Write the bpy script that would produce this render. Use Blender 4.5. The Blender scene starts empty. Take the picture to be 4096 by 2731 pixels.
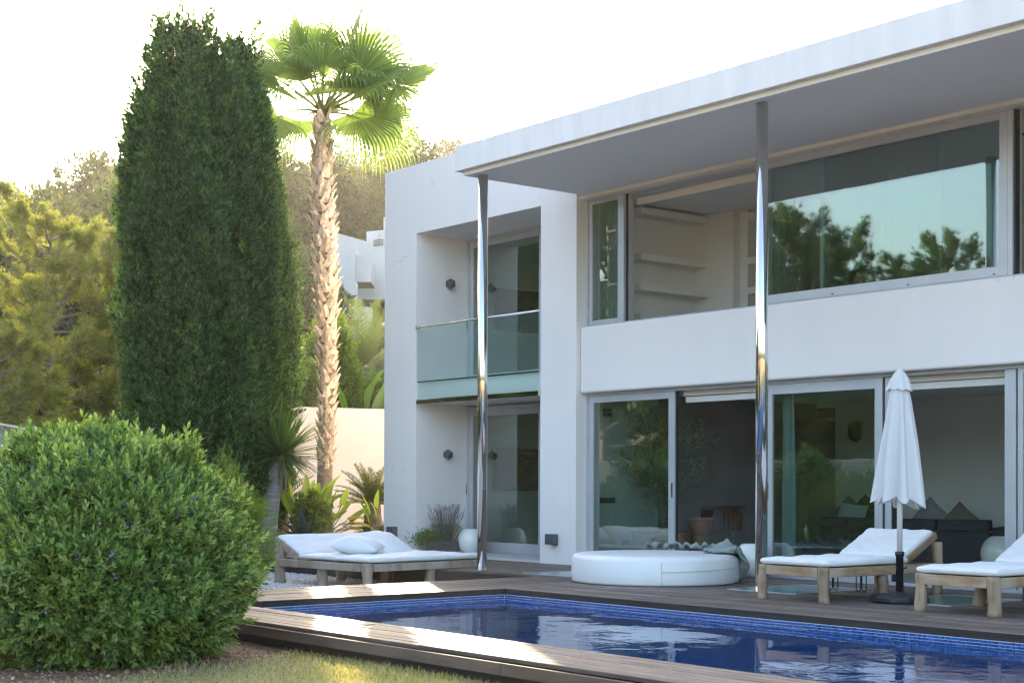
import bpy, math, random
import numpy as np
from mathutils import Vector, Matrix, Euler

rng = np.random.default_rng(7)
random.seed(7)
S = bpy.context.scene
COL = S.collection
PI = math.pi

# ------------------------------------------------------------------ camera, world, sun, exposure
CAM = Vector((16.226, -14.185, 1.15))
cd = bpy.data.cameras.new('camera')
cam = bpy.data.objects.new('camera', cd); COL.objects.link(cam); S.camera = cam
cd.sensor_width = 36.0; cd.lens = 6030.3 / 4096 * 36.0
cd.shift_y = (1881.6 - 1365.5) / 4096
cd.clip_end = 2000
FW = Vector((-0.78001, 0.62571, 0.00916)); RT = Vector((0.62575, 0.78002, 0.00318)); UP = RT.cross(FW)
m = Matrix((RT, UP, -FW)).transposed().to_4x4(); m.translation = CAM
cam.matrix_world = m

SUN = Vector((-0.838, 0.484, 0.287)).normalized()
w = bpy.data.worlds.new('World'); S.world = w; w.use_nodes = True
wn = w.node_tree
sky = wn.nodes.new('ShaderNodeTexSky'); sky.sky_type = 'NISHITA'; sky.sun_disc = False
sky.sun_elevation = math.asin(SUN.z); sky.sun_rotation = math.atan2(SUN.x, SUN.y)
sky.air_density = 1.0; sky.dust_density = 4.5; sky.ozone_density = 1.0
wn.links.new(sky.outputs[0], wn.nodes['Background'].inputs[0])
wn.nodes['Background'].inputs[1].default_value = 0.15
sl = bpy.data.lights.new('sun', 'SUN'); sl.energy = 2.7; sl.angle = math.radians(0.6); sl.color = (1.0, 0.78, 0.52)
so = bpy.data.objects.new('sun', sl); COL.objects.link(so)
so.rotation_euler = (-SUN).to_track_quat('-Z', 'Y').to_euler(); so.location = (-20, 12, 20)
S.view_settings.view_transform = 'Standard'; S.view_settings.look = 'None'
S.view_settings.gamma = 1.0; S.view_settings.use_curve_mapping = False
S.view_settings.exposure = 2.68
S.cycles.max_bounces = 10; S.cycles.transparent_max_bounces = 24; S.cycles.volume_bounces = 1
S.cycles.use_denoising = True; S.cycles.filter_width = 1.3
S.cycles.caustics_refractive = False; S.cycles.caustics_reflective = False
S.cycles.sample_clamp_indirect = 6.0

# ------------------------------------------------------------------ helpers
def fmesh(name, V, F):
    V = np.asarray(V, dtype=np.float32).reshape(-1, 3); F = np.asarray(F, dtype=np.int32)
    me = bpy.data.meshes.new(name); k = F.shape[1]; n = F.shape[0]
    me.vertices.add(len(V)); me.vertices.foreach_set('co', V.ravel())
    me.loops.add(n * k); me.loops.foreach_set('vertex_index', F.ravel())
    me.polygons.add(n); me.polygons.foreach_set('loop_start', np.arange(0, n * k, k, dtype=np.int32))
    me.update(calc_edges=True)
    return me

def pmesh(name, V, F, smooth=False):
    me = bpy.data.meshes.new(name); me.from_pydata([tuple(v) for v in V], [], F)
    me.update()
    if smooth: me.polygons.foreach_set('use_smooth', [True] * len(me.polygons))
    return me

def put(name, me, mat=None, parent=None, loc=(0, 0, 0), rot=(0, 0, 0), scale=(1, 1, 1)):
    o = bpy.data.objects.new(name, me); COL.objects.link(o)
    if mat is not None and me is not None and len(me.materials) == 0: me.materials.append(mat)
    if parent is not None: o.parent = parent
    o.location = loc; o.rotation_euler = rot; o.scale = scale
    return o

def smooth(me):
    me.polygons.foreach_set('use_smooth', np.ones(len(me.polygons), dtype=bool)); return me

def tag(o, label, cat=None, group=None, kind=None):
    if label: o['label'] = label
    if cat: o['category'] = cat
    if group: o['group'] = group
    if kind: o['kind'] = kind
    return o

def thing(name, label, cat, loc=(0, 0, 0), rz=0.0, group=None):
    o = bpy.data.objects.new(name, None); COL.objects.link(o); o.empty_display_size = 0.1
    o.location = loc; o.rotation_euler = (0, 0, rz)
    return tag(o, label, cat, group)

class MB:
    """collects simple shapes into one mesh"""
    def __init__(s): s.V = []; s.F = []
    def box(s, x0, x1, y0, y1, z0, z1):
        b = len(s.V)
        s.V += [(x0, y0, z0), (x1, y0, z0), (x1, y1, z0), (x0, y1, z0), (x0, y0, z1), (x1, y0, z1), (x1, y1, z1), (x0, y1, z1)]
        s.F += [[b + i for i in f] for f in ((0, 3, 2, 1), (4, 5, 6, 7), (0, 1, 5, 4), (1, 2, 6, 5), (2, 3, 7, 6), (3, 0, 4, 7))]
        return s
    def tube(s, pts, rad, n=8, cap=True):
        pts = [Vector(p) for p in pts]; b = len(s.V); k = len(pts)
        if not hasattr(rad, '__len__'): rad = [rad] * k
        ref = Vector((0.13, 0.31, 0.94))
        for i, p in enumerate(pts):
            t = (pts[min(i + 1, k - 1)] - pts[max(i - 1, 0)]).normalized()
            a = t.cross(ref)
            if a.length < 0.05: a = t.cross(Vector((1, 0, 0)))
            a.normalize(); c = t.cross(a)
            for j in range(n):
                q = 2 * PI * j / n
                s.V.append(tuple(p + (a * math.cos(q) + c * math.sin(q)) * rad[i]))
        for i in range(k - 1):
            for j in range(n):
                j2 = (j + 1) % n
                s.F.append([b + i * n + j, b + i * n + j2, b + (i + 1) * n + j2, b + (i + 1) * n + j])
        if cap:
            s.F.append([b + j for j in range(n)][::-1]); s.F.append([b + (k - 1) * n + j for j in range(n)])
        return s
    def lathe(s, prof, n=32, cx=0, cy=0, fn=None):
        b = len(s.V); k = len(prof)
        for r, z in prof:
            for j in range(n):
                q = 2 * PI * j / n
                rr = r * (fn(q, z) if fn else 1)
                s.V.append((cx + rr * math.cos(q), cy + rr * math.sin(q), z))
        for i in range(k - 1):
            for j in range(n):
                j2 = (j + 1) % n
                s.F.append([b + i * n + j, b + i * n + j2, b + (i + 1) * n + j2, b + (i + 1) * n + j])
        s.F.append([b + j for j in range(n)][::-1]); s.F.append([b + (k - 1) * n + j for j in range(n)])
        return s
    def quad(s, a, b_, c, d):
        b = len(s.V); s.V += [tuple(a), tuple(b_), tuple(c), tuple(d)]; s.F.append([b, b + 1, b + 2, b + 3]); return s
    def build(s, name, mat, parent=None, smooth=False, loc=(0, 0, 0), rot=(0, 0, 0), bevel=0, seg=2):
        o = put(name, pmesh(name, s.V, s.F, smooth), mat, parent, loc, rot)
        if bevel:
            md = o.modifiers.new('bevel', 'BEVEL'); md.width = bevel; md.segments = seg; md.limit_method = 'ANGLE'
        return o

def rots(d, spin=None, ref=(0, 0, 1)):
    """matrices (n,3,3) whose local z is direction d, spun about it"""
    d = d / np.linalg.norm(d, axis=1, keepdims=True)
    a = np.cross(np.broadcast_to(np.array(ref, float), d.shape), d)
    l = np.linalg.norm(a, axis=1, keepdims=True); a = np.where(l < 1e-3, np.array([1.0, 0, 0]), a / np.maximum(l, 1e-9))
    b = np.cross(d, a)
    if spin is None: spin = rng.uniform(0, 2 * PI, len(d))
    c, s_ = np.cos(spin)[:, None], np.sin(spin)[:, None]
    a2 = a * c + b * s_; b2 = -a * s_ + b * c
    return np.stack([a2, b2, d], axis=2)

def scatter(tv, tf, P, M, sc):
    """copies of template (tv, tf) at P, rotated by M, scaled by sc -> V, F"""
    n = len(P); k = len(tv)
    V = np.einsum('nij,kj->nki', M, tv) * np.asarray(sc).reshape(-1, 1, 1) + P[:, None, :]
    F = (tf[None, :, :] + (np.arange(n) * k)[:, None, None]).reshape(-1, tf.shape[1])
    return V.reshape(-1, 3), F

def merge(parts):
    Vs, Fs, b = [], [], 0
    for V, F in parts:
        Vs.append(np.asarray(V).reshape(-1, 3)); Fs.append(np.asarray(F) + b); b += len(Vs[-1])
    return np.concatenate(Vs), np.concatenate(Fs)

def unit(n):
    d = rng.normal(size=(n, 3)); return d / np.linalg.norm(d, axis=1, keepdims=True)

# ------------------------------------------------------------------ materials
def newmat(name):
    mt = bpy.data.materials.new(name); mt.use_nodes = True
    nt = mt.node_tree; return mt, nt, nt.nodes['Principled BSDF']

def N(nt, t, **kw):
    n = nt.nodes.new(t)
    for k, v in kw.items(): setattr(n, k, v)
    return n

def pm(name, c1, c2=None, scale=4.0, rough=0.6, bump=0.0, bscale=None, metal=0.0, detail=6.0, stretch=(1, 1, 1), objrand=0.0, coat=0.0, spec=0.5, contrast=(0.3, 0.7), sheen=0.0):
    mt, nt, p = newmat(name); L = nt.links.new
    p.inputs['Roughness'].default_value = rough; p.inputs['Metallic'].default_value = metal
    p.inputs['Specular IOR Level'].default_value = spec
    p.inputs['Coat Weight'].default_value = coat
    if sheen: p.inputs['Sheen Weight'].default_value = sheen
    tc = N(nt, 'ShaderNodeTexCoord'); mp = N(nt, 'ShaderNodeMapping'); mp.inputs['Scale'].default_value = stretch
    L(tc.outputs['Object'], mp.inputs['Vector'])
    vec = mp.outputs[0]
    if objrand:
        oi = N(nt, 'ShaderNodeObjectInfo'); ad = N(nt, 'ShaderNodeVectorMath', operation='ADD')
        mu = N(nt, 'ShaderNodeMath', operation='MULTIPLY'); mu.inputs[1].default_value = 37.0
        L(oi.outputs['Random'], mu.inputs[0]); L(mp.outputs[0], ad.inputs[0]); L(mu.outputs[0], ad.inputs[1]); vec = ad.outputs[0]
    if c2 is None: c2 = c1
    nz = N(nt, 'ShaderNodeTexNoise'); nz.inputs['Scale'].default_value = scale; nz.inputs['Detail'].default_value = detail
    L(vec, nz.inputs['Vector'])
    cr = N(nt, 'ShaderNodeValToRGB'); cr.color_ramp.elements[0].position = contrast[0]; cr.color_ramp.elements[1].position = contrast[1]
    cr.color_ramp.elements[0].color = (*c1, 1); cr.color_ramp.elements[1].color = (*c2, 1)
    L(nz.outputs['Fac'], cr.inputs[0]); out = cr.outputs[0]
    if objrand:
        hv = N(nt, 'ShaderNodeHueSaturation'); mr = N(nt, 'ShaderNodeMapRange')
        mr.inputs['To Min'].default_value = 1 - objrand; mr.inputs['To Max'].default_value = 1 + objrand
        L(oi.outputs['Random'], mr.inputs[0]); L(mr.outputs[0], hv.inputs['Value']); L(out, hv.inputs['Color']); out = hv.outputs[0]
    L(out, p.inputs['Base Color'])
    if bump:
        nb = N(nt, 'ShaderNodeTexNoise'); nb.inputs['Scale'].default_value = bscale or scale * 6; nb.inputs['Detail'].default_value = 8
        L(vec, nb.inputs['Vector'])
        bp = N(nt, 'ShaderNodeBump'); bp.inputs['Strength'].default_value = bump; bp.inputs['Distance'].default_value = 0.02
        L(nb.outputs['Fac'], bp.inputs['Height']); L(bp.outputs[0], p.inputs['Normal'])
    return mt

def leafmat(name, cols, trans=0.45, tcol=None, rough=0.45, spec=0.4, patch=None, pscale=2.5):
    """foliage: colour by leaf (random per island), partly translucent"""
    mt, nt, p = newmat(name); L = nt.links.new
    g = N(nt, 'ShaderNodeNewGeometry'); cr = N(nt, 'ShaderNodeValToRGB'); e = cr.color_ramp.elements
    for i, c in enumerate(cols):
        pos = i / max(1, len(cols) - 1)
        if i < 2: el = e[i]; el.position = pos
        else: el = e.new(pos)
        el.color = (*c, 1)
    # ramp elements sort by position: set again in order
    for i, c in enumerate(cols):
        e[i].position = i / max(1, len(cols) - 1); e[i].color = (*c, 1)
    oi = N(nt, 'ShaderNodeObjectInfo')
    ad = N(nt, 'ShaderNodeMath', operation='ADD'); fr = N(nt, 'ShaderNodeMath', operation='FRACT')
    L(g.outputs['Random Per Island'], ad.inputs[0]); L(oi.outputs['Random'], ad.inputs[1]); L(ad.outputs[0], fr.inputs[0])
    L(fr.outputs[0], cr.inputs[0])
    colr = cr.outputs[0]
    if patch:
        tc = N(nt, 'ShaderNodeTexCoord'); nz = N(nt, 'ShaderNodeTexNoise'); nz.inputs['Scale'].default_value = pscale; nz.inputs['Detail'].default_value = 4
        L(tc.outputs['Object'], nz.inputs['Vector']); mr = N(nt, 'ShaderNodeMapRange'); mr.inputs['From Min'].default_value = 0.46; mr.inputs['From Max'].default_value = 0.68; mr.inputs['To Max'].default_value = 0.85
        L(nz.outputs['Fac'], mr.inputs[0]); pc = N(nt, 'ShaderNodeMix', data_type='RGBA', blend_type='MULTIPLY'); L(mr.outputs[0], pc.inputs[0]); L(colr, pc.inputs[6]); pc.inputs[7].default_value = (*patch, 1); colr = pc.outputs[2]
    L(colr, p.inputs['Base Color']); p.inputs['Roughness'].default_value = rough
    p.inputs['Specular IOR Level'].default_value = spec
    tr = N(nt, 'ShaderNodeBsdfTranslucent'); mx = N(nt, 'ShaderNodeMixShader'); mx.inputs[0].default_value = trans
    hs = N(nt, 'ShaderNodeMix', data_type='RGBA', blend_type='MULTIPLY'); hs.inputs[0].default_value = 1.0
    L(colr, hs.inputs[6]); hs.inputs[7].default_value = (*(tcol or (1.5, 1.6, 0.7)), 1)
    L(hs.outputs[2], tr.inputs[0])
    L(p.outputs[0], mx.inputs[1]); L(tr.outputs[0], mx.inputs[2])
    L(mx.outputs[0], nt.nodes['Material Output'].inputs[0])
    return mt

def glassmat(name, tint, ior=1.9, rcol=(0.93, 0.97, 0.97), haze=0.0):
    mt, nt, p = newmat(name); L = nt.links.new; nt.nodes.remove(p)
    tr = N(nt, 'ShaderNodeBsdfTransparent'); tr.inputs[0].default_value = (*tint, 1)
    gl = N(nt, 'ShaderNodeBsdfGlossy'); gl.inputs['Roughness'].default_value = 0.0; gl.inputs['Color'].default_value = (*rcol, 1)
    # Schlick reflectance, the same from both sides of the pane
    lw = N(nt, 'ShaderNodeLayerWeight'); lw.inputs['Blend'].default_value = 0.5
    pw = N(nt, 'ShaderNodeMath', operation='POWER'); pw.inputs[1].default_value = 5.0; L(lw.outputs['Facing'], pw.inputs[0])
    r0 = ((ior - 1) / (ior + 1)) ** 2
    fr = N(nt, 'ShaderNodeMath', operation='MULTIPLY_ADD'); fr.inputs[1].default_value = 1 - r0; fr.inputs[2].default_value = r0; L(pw.outputs[0], fr.inputs[0])
    tc = N(nt, 'ShaderNodeTexCoord'); nz = N(nt, 'ShaderNodeTexNoise'); nz.inputs['Scale'].default_value = 1.1; nz.inputs['Detail'].default_value = 1
    bp = N(nt, 'ShaderNodeBump'); bp.inputs['Strength'].default_value = 0.05; bp.inputs['Distance'].default_value = 0.02
    L(tc.outputs['Object'], nz.inputs['Vector']); L(nz.outputs['Fac'], bp.inputs['Height']); L(bp.outputs[0], gl.inputs['Normal'])
    mx = N(nt, 'ShaderNodeMixShader'); L(fr.outputs[0], mx.inputs[0]); L(tr.outputs[0], mx.inputs[1]); L(gl.outputs[0], mx.inputs[2])
    out = mx.outputs[0]
    if haze:
        df = N(nt, 'ShaderNodeBsdfDiffuse'); df.inputs[0].default_value = (0.75, 0.85, 0.82, 1)
        tl = N(nt, 'ShaderNodeBsdfTranslucent'); tl.inputs[0].default_value = (0.75, 0.85, 0.82, 1)
        a = N(nt, 'ShaderNodeMixShader'); L(df.outputs[0], a.inputs[1]); L(tl.outputs[0], a.inputs[2])
        b = N(nt, 'ShaderNodeMixShader'); b.inputs[0].default_value = haze; L(out, b.inputs[1]); L(a.outputs[0], b.inputs[2]); out = b.outputs[0]
    L(out, nt.nodes['Material Output'].inputs[0])
    return mt

M = {}
def stucco():
    """painted render: faint mottling, thin vertical rain streaks, hairline relief"""
    mt, nt, p = newmat('stucco'); L = nt.links.new
    p.inputs['Roughness'].default_value = 0.85; p.inputs['Specular IOR Level'].default_value = 0.25
    tc = N(nt, 'ShaderNodeTexCoord'); mp = N(nt, 'ShaderNodeMapping'); mp.inputs['Scale'].default_value = (7, 7, 0.6)
    L(tc.outputs['Object'], mp.inputs[0])
    a = N(nt, 'ShaderNodeTexNoise'); a.inputs['Scale'].default_value = 0.5; a.inputs['Detail'].default_value = 5; L(tc.outputs['Object'], a.inputs[0])
    b = N(nt, 'ShaderNodeTexNoise'); b.inputs['Scale'].default_value = 1.0; b.inputs['Detail'].default_value = 6; L(mp.outputs[0], b.inputs[0])
    ad = N(nt, 'ShaderNodeMath', operation='ADD'); bs = N(nt, 'ShaderNodeMath', operation='MULTIPLY_ADD'); bs.inputs[1].default_value = 0.45; bs.inputs[2].default_value = 0.27; L(b.outputs[0], bs.inputs[0])
    L(a.outputs[0], ad.inputs[0]); L(bs.outputs[0], ad.inputs[1])
    cr = N(nt, 'ShaderNodeValToRGB'); cr.color_ramp.elements[0].position = 0.25; cr.color_ramp.elements[1].position = 0.62
    cr.color_ramp.elements[0].color = (0.78, 0.745, 0.72, 1); cr.color_ramp.elements[1].color = (0.86, 0.82, 0.79, 1)
    h = N(nt, 'ShaderNodeMath', operation='MULTIPLY'); h.inputs[1].default_value = 0.5; L(ad.outputs[0], h.inputs[0])
    L(h.outputs[0], cr.inputs[0])
    # hairline cracks, only in places
    wv = N(nt, 'ShaderNodeVectorMath', operation='MULTIPLY_ADD'); wv.inputs[1].default_value = (0.5, 0.5, 0.5); L(b.outputs[1], wv.inputs[0]); L(tc.outputs['Object'], wv.inputs[2])
    vo = N(nt, 'ShaderNodeTexVoronoi', feature='DISTANCE_TO_EDGE'); vo.inputs['Scale'].default_value = 0.42; L(wv.outputs[0], vo.inputs['Vector'])
    lt = N(nt, 'ShaderNodeMath', operation='LESS_THAN'); lt.inputs[1].default_value = 0.0028; L(vo.outputs['Distance'], lt.inputs[0])
    gt = N(nt, 'ShaderNodeMath', operation='GREATER_THAN'); gt.inputs[1].default_value = 0.56; L(a.outputs[0], gt.inputs[0])
    mm = N(nt, 'ShaderNodeMath', operation='MULTIPLY'); L(lt.outputs[0], mm.inputs[0]); L(gt.outputs[0], mm.inputs[1])
    m5 = N(nt, 'ShaderNodeMath', operation='MULTIPLY'); m5.inputs[1].default_value = 0.35; L(mm.outputs[0], m5.inputs[0])
    mk = N(nt, 'ShaderNodeMix', data_type='RGBA'); L(m5.outputs[0], mk.inputs[0]); L(cr.outputs[0], mk.inputs[6]); mk.inputs[7].default_value = (0.4, 0.4, 0.4, 1)
    L(mk.outputs[2], p.inputs[0])
    c = N(nt, 'ShaderNodeTexNoise'); c.inputs['Scale'].default_value = 60; c.inputs['Detail'].default_value = 4; L(tc.outputs['Object'], c.inputs[0])
    d = N(nt, 'ShaderNodeMath', operation='MULTIPLY_ADD'); d.inputs[1].default_value = 8.0; L(a.outputs[0], d.inputs[0]); L(c.outputs[0], d.inputs[2])
    bp = N(nt, 'ShaderNodeBump'); bp.inputs['Strength'].default_value = 0.1; bp.inputs['Distance'].default_value = 0.01
    L(d.outputs[0], bp.inputs['Height']); L(bp.outputs[0], p.inputs['Normal'])
    return mt
M['stucco'] = stucco()
M['garden_wall'] = pm('cream_render', (0.60, 0.57, 0.53), (0.66, 0.63, 0.59), 0.8, 0.9, 0.06, 30)
M['trim'] = pm('cream_trim', (0.70, 0.66, 0.57), (0.76, 0.72, 0.64), 2, 0.7)
M['soffit'] = pm('soffit_paint', (0.70, 0.715, 0.74), (0.74, 0.755, 0.78), 0.7, 0.8, 0.03, 40)
M['fascia'] = pm('fascia_panel', (0.68, 0.675, 0.675), (0.77, 0.765, 0.76), 1.6, 0.55, 0.02, 30, stretch=(3, 3, 0.5))
M['alu'] = pm('anodised_aluminium', (0.50, 0.52, 0.55), (0.56, 0.58, 0.61), 3, 0.38, metal=0.35)
M['steel'] = pm('polished_steel', (0.72, 0.71, 0.69), (0.80, 0.79, 0.77), 2, 0.07, 0.0, metal=1.0)
M['black'] = pm('dark_gasket', (0.02, 0.02, 0.022), (0.03, 0.03, 0.032), 5, 0.5)
M['lampgrey'] = pm('charcoal_metal', (0.075, 0.078, 0.085), (0.095, 0.098, 0.105), 8, 0.5)
M['glass'] = glassmat('window_glass', (0.68, 0.79, 0.75), 2.25, (1, 1, 1))
M['rail_glass'] = glassmat('balustrade_glass', (0.90, 0.97, 0.955), 1.45, haze=0.05)
M['fence_glass'] = glassmat('fence_glass', (0.90, 0.93, 0.94), 1.5, haze=0.12)
M['interior'] = pm('interior_paint', (0.76, 0.76, 0.75), (0.80, 0.80, 0.79), 1.2, 0.9)
M['interior_grey'] = pm('interior_grey', (0.70, 0.72, 0.73), (0.74, 0.76, 0.77), 1.2, 0.9)
M['interior_dark'] = pm('dark_plaster', (0.17, 0.17, 0.175), (0.24, 0.24, 0.245), 1.6, 0.85, 0.05, 10)
M['floor_in'] = pm('interior_floor', (0.50, 0.48, 0.45), (0.56, 0.54, 0.51), 2, 0.35)
M['threshold'] = pm('pale_stone', (0.55, 0.53, 0.50), (0.63, 0.61, 0.58), 5, 0.6, 0.05)
M['curtain'] = leafmat('curtain_cloth', [(0.62, 0.70, 0.74), (0.66, 0.74, 0.78)], 0.25, (1, 1, 1), 0.9, 0.1)
M['ceramic'] = pm('white_ceramic', (0.74, 0.74, 0.69), (0.79, 0.79, 0.74), 2, 0.22, coat=0.4)
M['fabric'] = pm('white_canvas', (0.72, 0.72, 0.72), (0.79, 0.79, 0.79), 3, 0.9, 0.25, 14, detail=3, sheen=0.2)
M['vinyl'] = pm('white_vinyl', (0.74, 0.745, 0.74), (0.80, 0.80, 0.79), 2.5, 0.42, 0.12, 5, detail=2)
M['throw'] = pm('sage_throw', (0.24, 0.29, 0.28), (0.32, 0.37, 0.35), 30, 0.95, 0.5, 160)
M['pompom'] = pm('pompom_wool', (0.16, 0.19, 0.18), (0.30, 0.34, 0.32), 90, 1.0, 1.0, 200)
M['sofa'] = pm('charcoal_sofa', (0.045, 0.046, 0.05), (0.065, 0.066, 0.07), 20, 0.95, 0.2, 200)
M['cushion_grey'] = pm('grey_cushion', (0.20, 0.21, 0.22), (0.27, 0.28, 0.29), 12, 0.95, 0.2, 90)
M['cushion_pale'] = pm('pale_cushion', (0.50, 0.53, 0.52), (0.58, 0.60, 0.59), 12, 0.95, 0.2, 90)
M['cushion_tan'] = pm('brown_cushion', (0.16, 0.13, 0.11), (0.22, 0.18, 0.15), 12, 0.95, 0.2, 90)
M['cushion_dark'] = pm('dark_cushion', (0.03, 0.03, 0.032), (0.05, 0.05, 0.052), 12, 0.95, 0.2, 90)
M['sack'] = pm('burlap_sack', (0.20, 0.15, 0.08), (0.30, 0.23, 0.12), 14, 0.95, 0.6, 60)
M['terracotta'] = pm('terracotta', (0.26, 0.13, 0.09), (0.34, 0.19, 0.14), 7, 0.85, 0.15)
M['copper'] = pm('copper_log', (0.14, 0.06, 0.035), (0.24, 0.11, 0.06), 5, 0.5)
M['wicker'] = pm('dark_wicker', (0.05, 0.045, 0.045), (0.13, 0.12, 0.115), 70, 0.7, 0.8, 110)
M['plastic'] = pm('black_resin', (0.014, 0.016, 0.018), (0.028, 0.03, 0.034), 10, 0.45, 0.1)
M['umbrella'] = leafmat('umbrella_canvas', [(0.76, 0.76, 0.76), (0.78, 0.78, 0.78)], 0.22, (1, 1, 1), 0.9, 0.1)
M['pole'] = pm('white_pole', (0.76, 0.76, 0.76), (0.8, 0.8, 0.8), 4, 0.4)
M['panelglass'] = pm('green_floor_glass', (0.10, 0.19, 0.17), (0.13, 0.23, 0.205), 4, 0.22, coat=0.2)
M['concrete'] = pm('pale_concrete', (0.52, 0.51, 0.48), (0.66, 0.65, 0.62), 0.35, 0.9, 0.1, 4, detail=8)
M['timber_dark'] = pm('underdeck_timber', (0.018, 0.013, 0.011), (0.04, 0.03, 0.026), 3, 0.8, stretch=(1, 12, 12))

def woodmat(name, c1, c2, c3, objrand, stretch, rough=0.75, bump=0.35, knots=False):
    mt, nt, p = newmat(name); L = nt.links.new
    p.inputs['Roughness'].default_value = rough; p.inputs['Specular IOR Level'].default_value = 0.3
    tc = N(nt, 'ShaderNodeTexCoord'); mp = N(nt, 'ShaderNodeMapping'); mp.inputs['Scale'].default_value = stretch
    L(tc.outputs['Object'], mp.inputs[0])
    oi = N(nt, 'ShaderNodeObjectInfo'); mu = N(nt, 'ShaderNodeMath', operation='MULTIPLY'); mu.inputs[1].default_value = 91.0
    ad = N(nt, 'ShaderNodeVectorMath', operation='ADD'); L(oi.outputs['Random'], mu.inputs[0]); L(mp.outputs[0], ad.inputs[0]); L(mu.outputs[0], ad.inputs[1])
    a = N(nt, 'ShaderNodeTexNoise'); a.inputs['Scale'].default_value = 1.0; a.inputs['Detail'].default_value = 9; a.inputs['Roughness'].default_value = 0.65
    a.inputs['Distortion'].default_value = 0.6
    L(ad.outputs[0], a.inputs[0])
    b = N(nt, 'ShaderNodeTexNoise'); b.inputs['Scale'].default_value = 2.2; b.inputs['Detail'].default_value = 4; L(tc.outputs['Object'], b.inputs[0])
    cr = N(nt, 'ShaderNodeValToRGB'); e = cr.color_ramp.elements
    e[0].position = 0.32; e[1].position = 0.7; e[0].color = (*c1, 1); e[1].color = (*c2, 1)
    L(a.outputs[0], cr.inputs[0])
    mx = N(nt, 'ShaderNodeMix', data_type='RGBA'); mx.inputs[7].default_value = (*c3, 1)
    mr = N(nt, 'ShaderNodeMapRange'); mr.inputs['From Min'].default_value = 0.42; mr.inputs['From Max'].default_value = 0.66; mr.inputs['To Max'].default_value = 0.75
    L(b.outputs[0], mr.inputs[0]); L(mr.outputs[0], mx.inputs[0]); L(cr.outputs[0], mx.inputs[6])
    hv = N(nt, 'ShaderNodeHueSaturation'); m2 = N(nt, 'ShaderNodeMapRange')
    m2.inputs['To Min'].default_value = 1 - objrand; m2.inputs['To Max'].default_value = 1 + objrand
    L(oi.outputs['Random'], m2.inputs[0]); L(m2.outputs[0], hv.inputs['Value']); L(mx.outputs[2], hv.inputs['Color']); L(hv.outputs[0], p.inputs[0])
    bp = N(nt, 'ShaderNodeBump'); bp.inputs['Strength'].default_value = bump; bp.inputs['Distance'].default_value = 0.006
    L(a.outputs[0], bp.inputs['Height']); L(bp.outputs[0], p.inputs['Normal'])
    return mt
M['deck'] = woodmat('deck_board', (0.065, 0.046, 0.038), (0.20, 0.155, 0.13), (0.17, 0.14, 0.122), 0.36, (1.2, 26, 26), 0.6)
M['deckfascia'] = woodmat('deck_fascia', (0.09, 0.06, 0.048), (0.16, 0.115, 0.092), (0.15, 0.115, 0.095), 0.15, (1.0, 14, 14), 0.8)
M['teak'] = woodmat('weathered_teak', (0.17, 0.095, 0.05), (0.43, 0.29, 0.17), (0.42, 0.34, 0.26), 0.2, (16, 2.5, 16), 0.8, 0.5)
M['teakx'] = woodmat('weathered_teak_across', (0.17, 0.095, 0.05), (0.43, 0.29, 0.17), (0.42, 0.34, 0.26), 0.2, (2.5, 16, 16), 0.8, 0.5)
M['teakleg'] = woodmat('weathered_teak_log', (0.17, 0.10, 0.055), (0.42, 0.30, 0.19), (0.47, 0.41, 0.34), 0.22, (13, 13, 2.2), 0.8, 0.6)
M['teakgrey'] = woodmat('silver_teak', (0.19, 0.135, 0.09), (0.41, 0.33, 0.25), (0.44, 0.40, 0.35), 0.12, (13, 13, 3.0), 0.8, 0.5)

# foliage
M['bush'] = leafmat('bush_leaf', [(0.04, 0.09, 0.026), (0.10, 0.185, 0.045), (0.17, 0.275, 0.07), (0.24, 0.34, 0.10)], 0.35, (1.3, 1.4, 0.6), patch=(1.5, 1.15, 0.75))
M['bush_tip'] = leafmat('bush_young_leaf', [(0.24, 0.36, 0.10), (0.35, 0.45, 0.15), (0.30, 0.41, 0.13)], 0.4, (1.3, 1.4, 0.6))
M['flower'] = leafmat('purple_flower', [(0.34, 0.22, 0.58), (0.52, 0.42, 0.72)], 0.3, (1, 1, 1))
M['cypress'] = leafmat('cypress_spray', [(0.014, 0.036, 0.012), (0.032, 0.075, 0.02), (0.065, 0.13, 0.032), (0.10, 0.18, 0.048)], 0.3, (1.5, 1.6, 0.6), 0.6, patch=(2.0, 1.8, 1.4), pscale=5.0)
M['cypress_in'] = pm('cypress_core_shade', (0.012, 0.018, 0.008), (0.022, 0.03, 0.012), 9, 0.95)
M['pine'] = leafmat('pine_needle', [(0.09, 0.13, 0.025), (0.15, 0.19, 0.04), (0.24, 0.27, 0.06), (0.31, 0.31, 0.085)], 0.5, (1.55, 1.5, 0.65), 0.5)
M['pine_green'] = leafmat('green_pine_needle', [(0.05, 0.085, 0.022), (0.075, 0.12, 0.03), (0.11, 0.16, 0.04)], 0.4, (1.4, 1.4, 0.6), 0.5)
M['hill'] = leafmat('hill_foliage', [(0.03, 0.05, 0.015), (0.05, 0.075, 0.022), (0.075, 0.10, 0.03), (0.09, 0.11, 0.035)], 0.35, (1.5, 1.5, 0.6), 0.7, patch=(1.5, 1.35, 1.0), pscale=0.5)
M['hedge'] = leafmat('hedge_leaf', [(0.07, 0.12, 0.02), (0.12, 0.19, 0.03), (0.19, 0.26, 0.045)], 0.5, (1.8, 1.8, 0.5), 0.5)
M['palm'] = leafmat('palm_frond', [(0.12, 0.19, 0.05), (0.16, 0.24, 0.07), (0.19, 0.26, 0.09)], 0.5, (1.3, 1.35, 0.8), 0.4, 0.5)
M['palmdry'] = leafmat('dry_palm_tip', [(0.30, 0.20, 0.06), (0.38, 0.28, 0.10)], 0.4, (1.4, 1.2, 0.6), 0.6)
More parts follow.
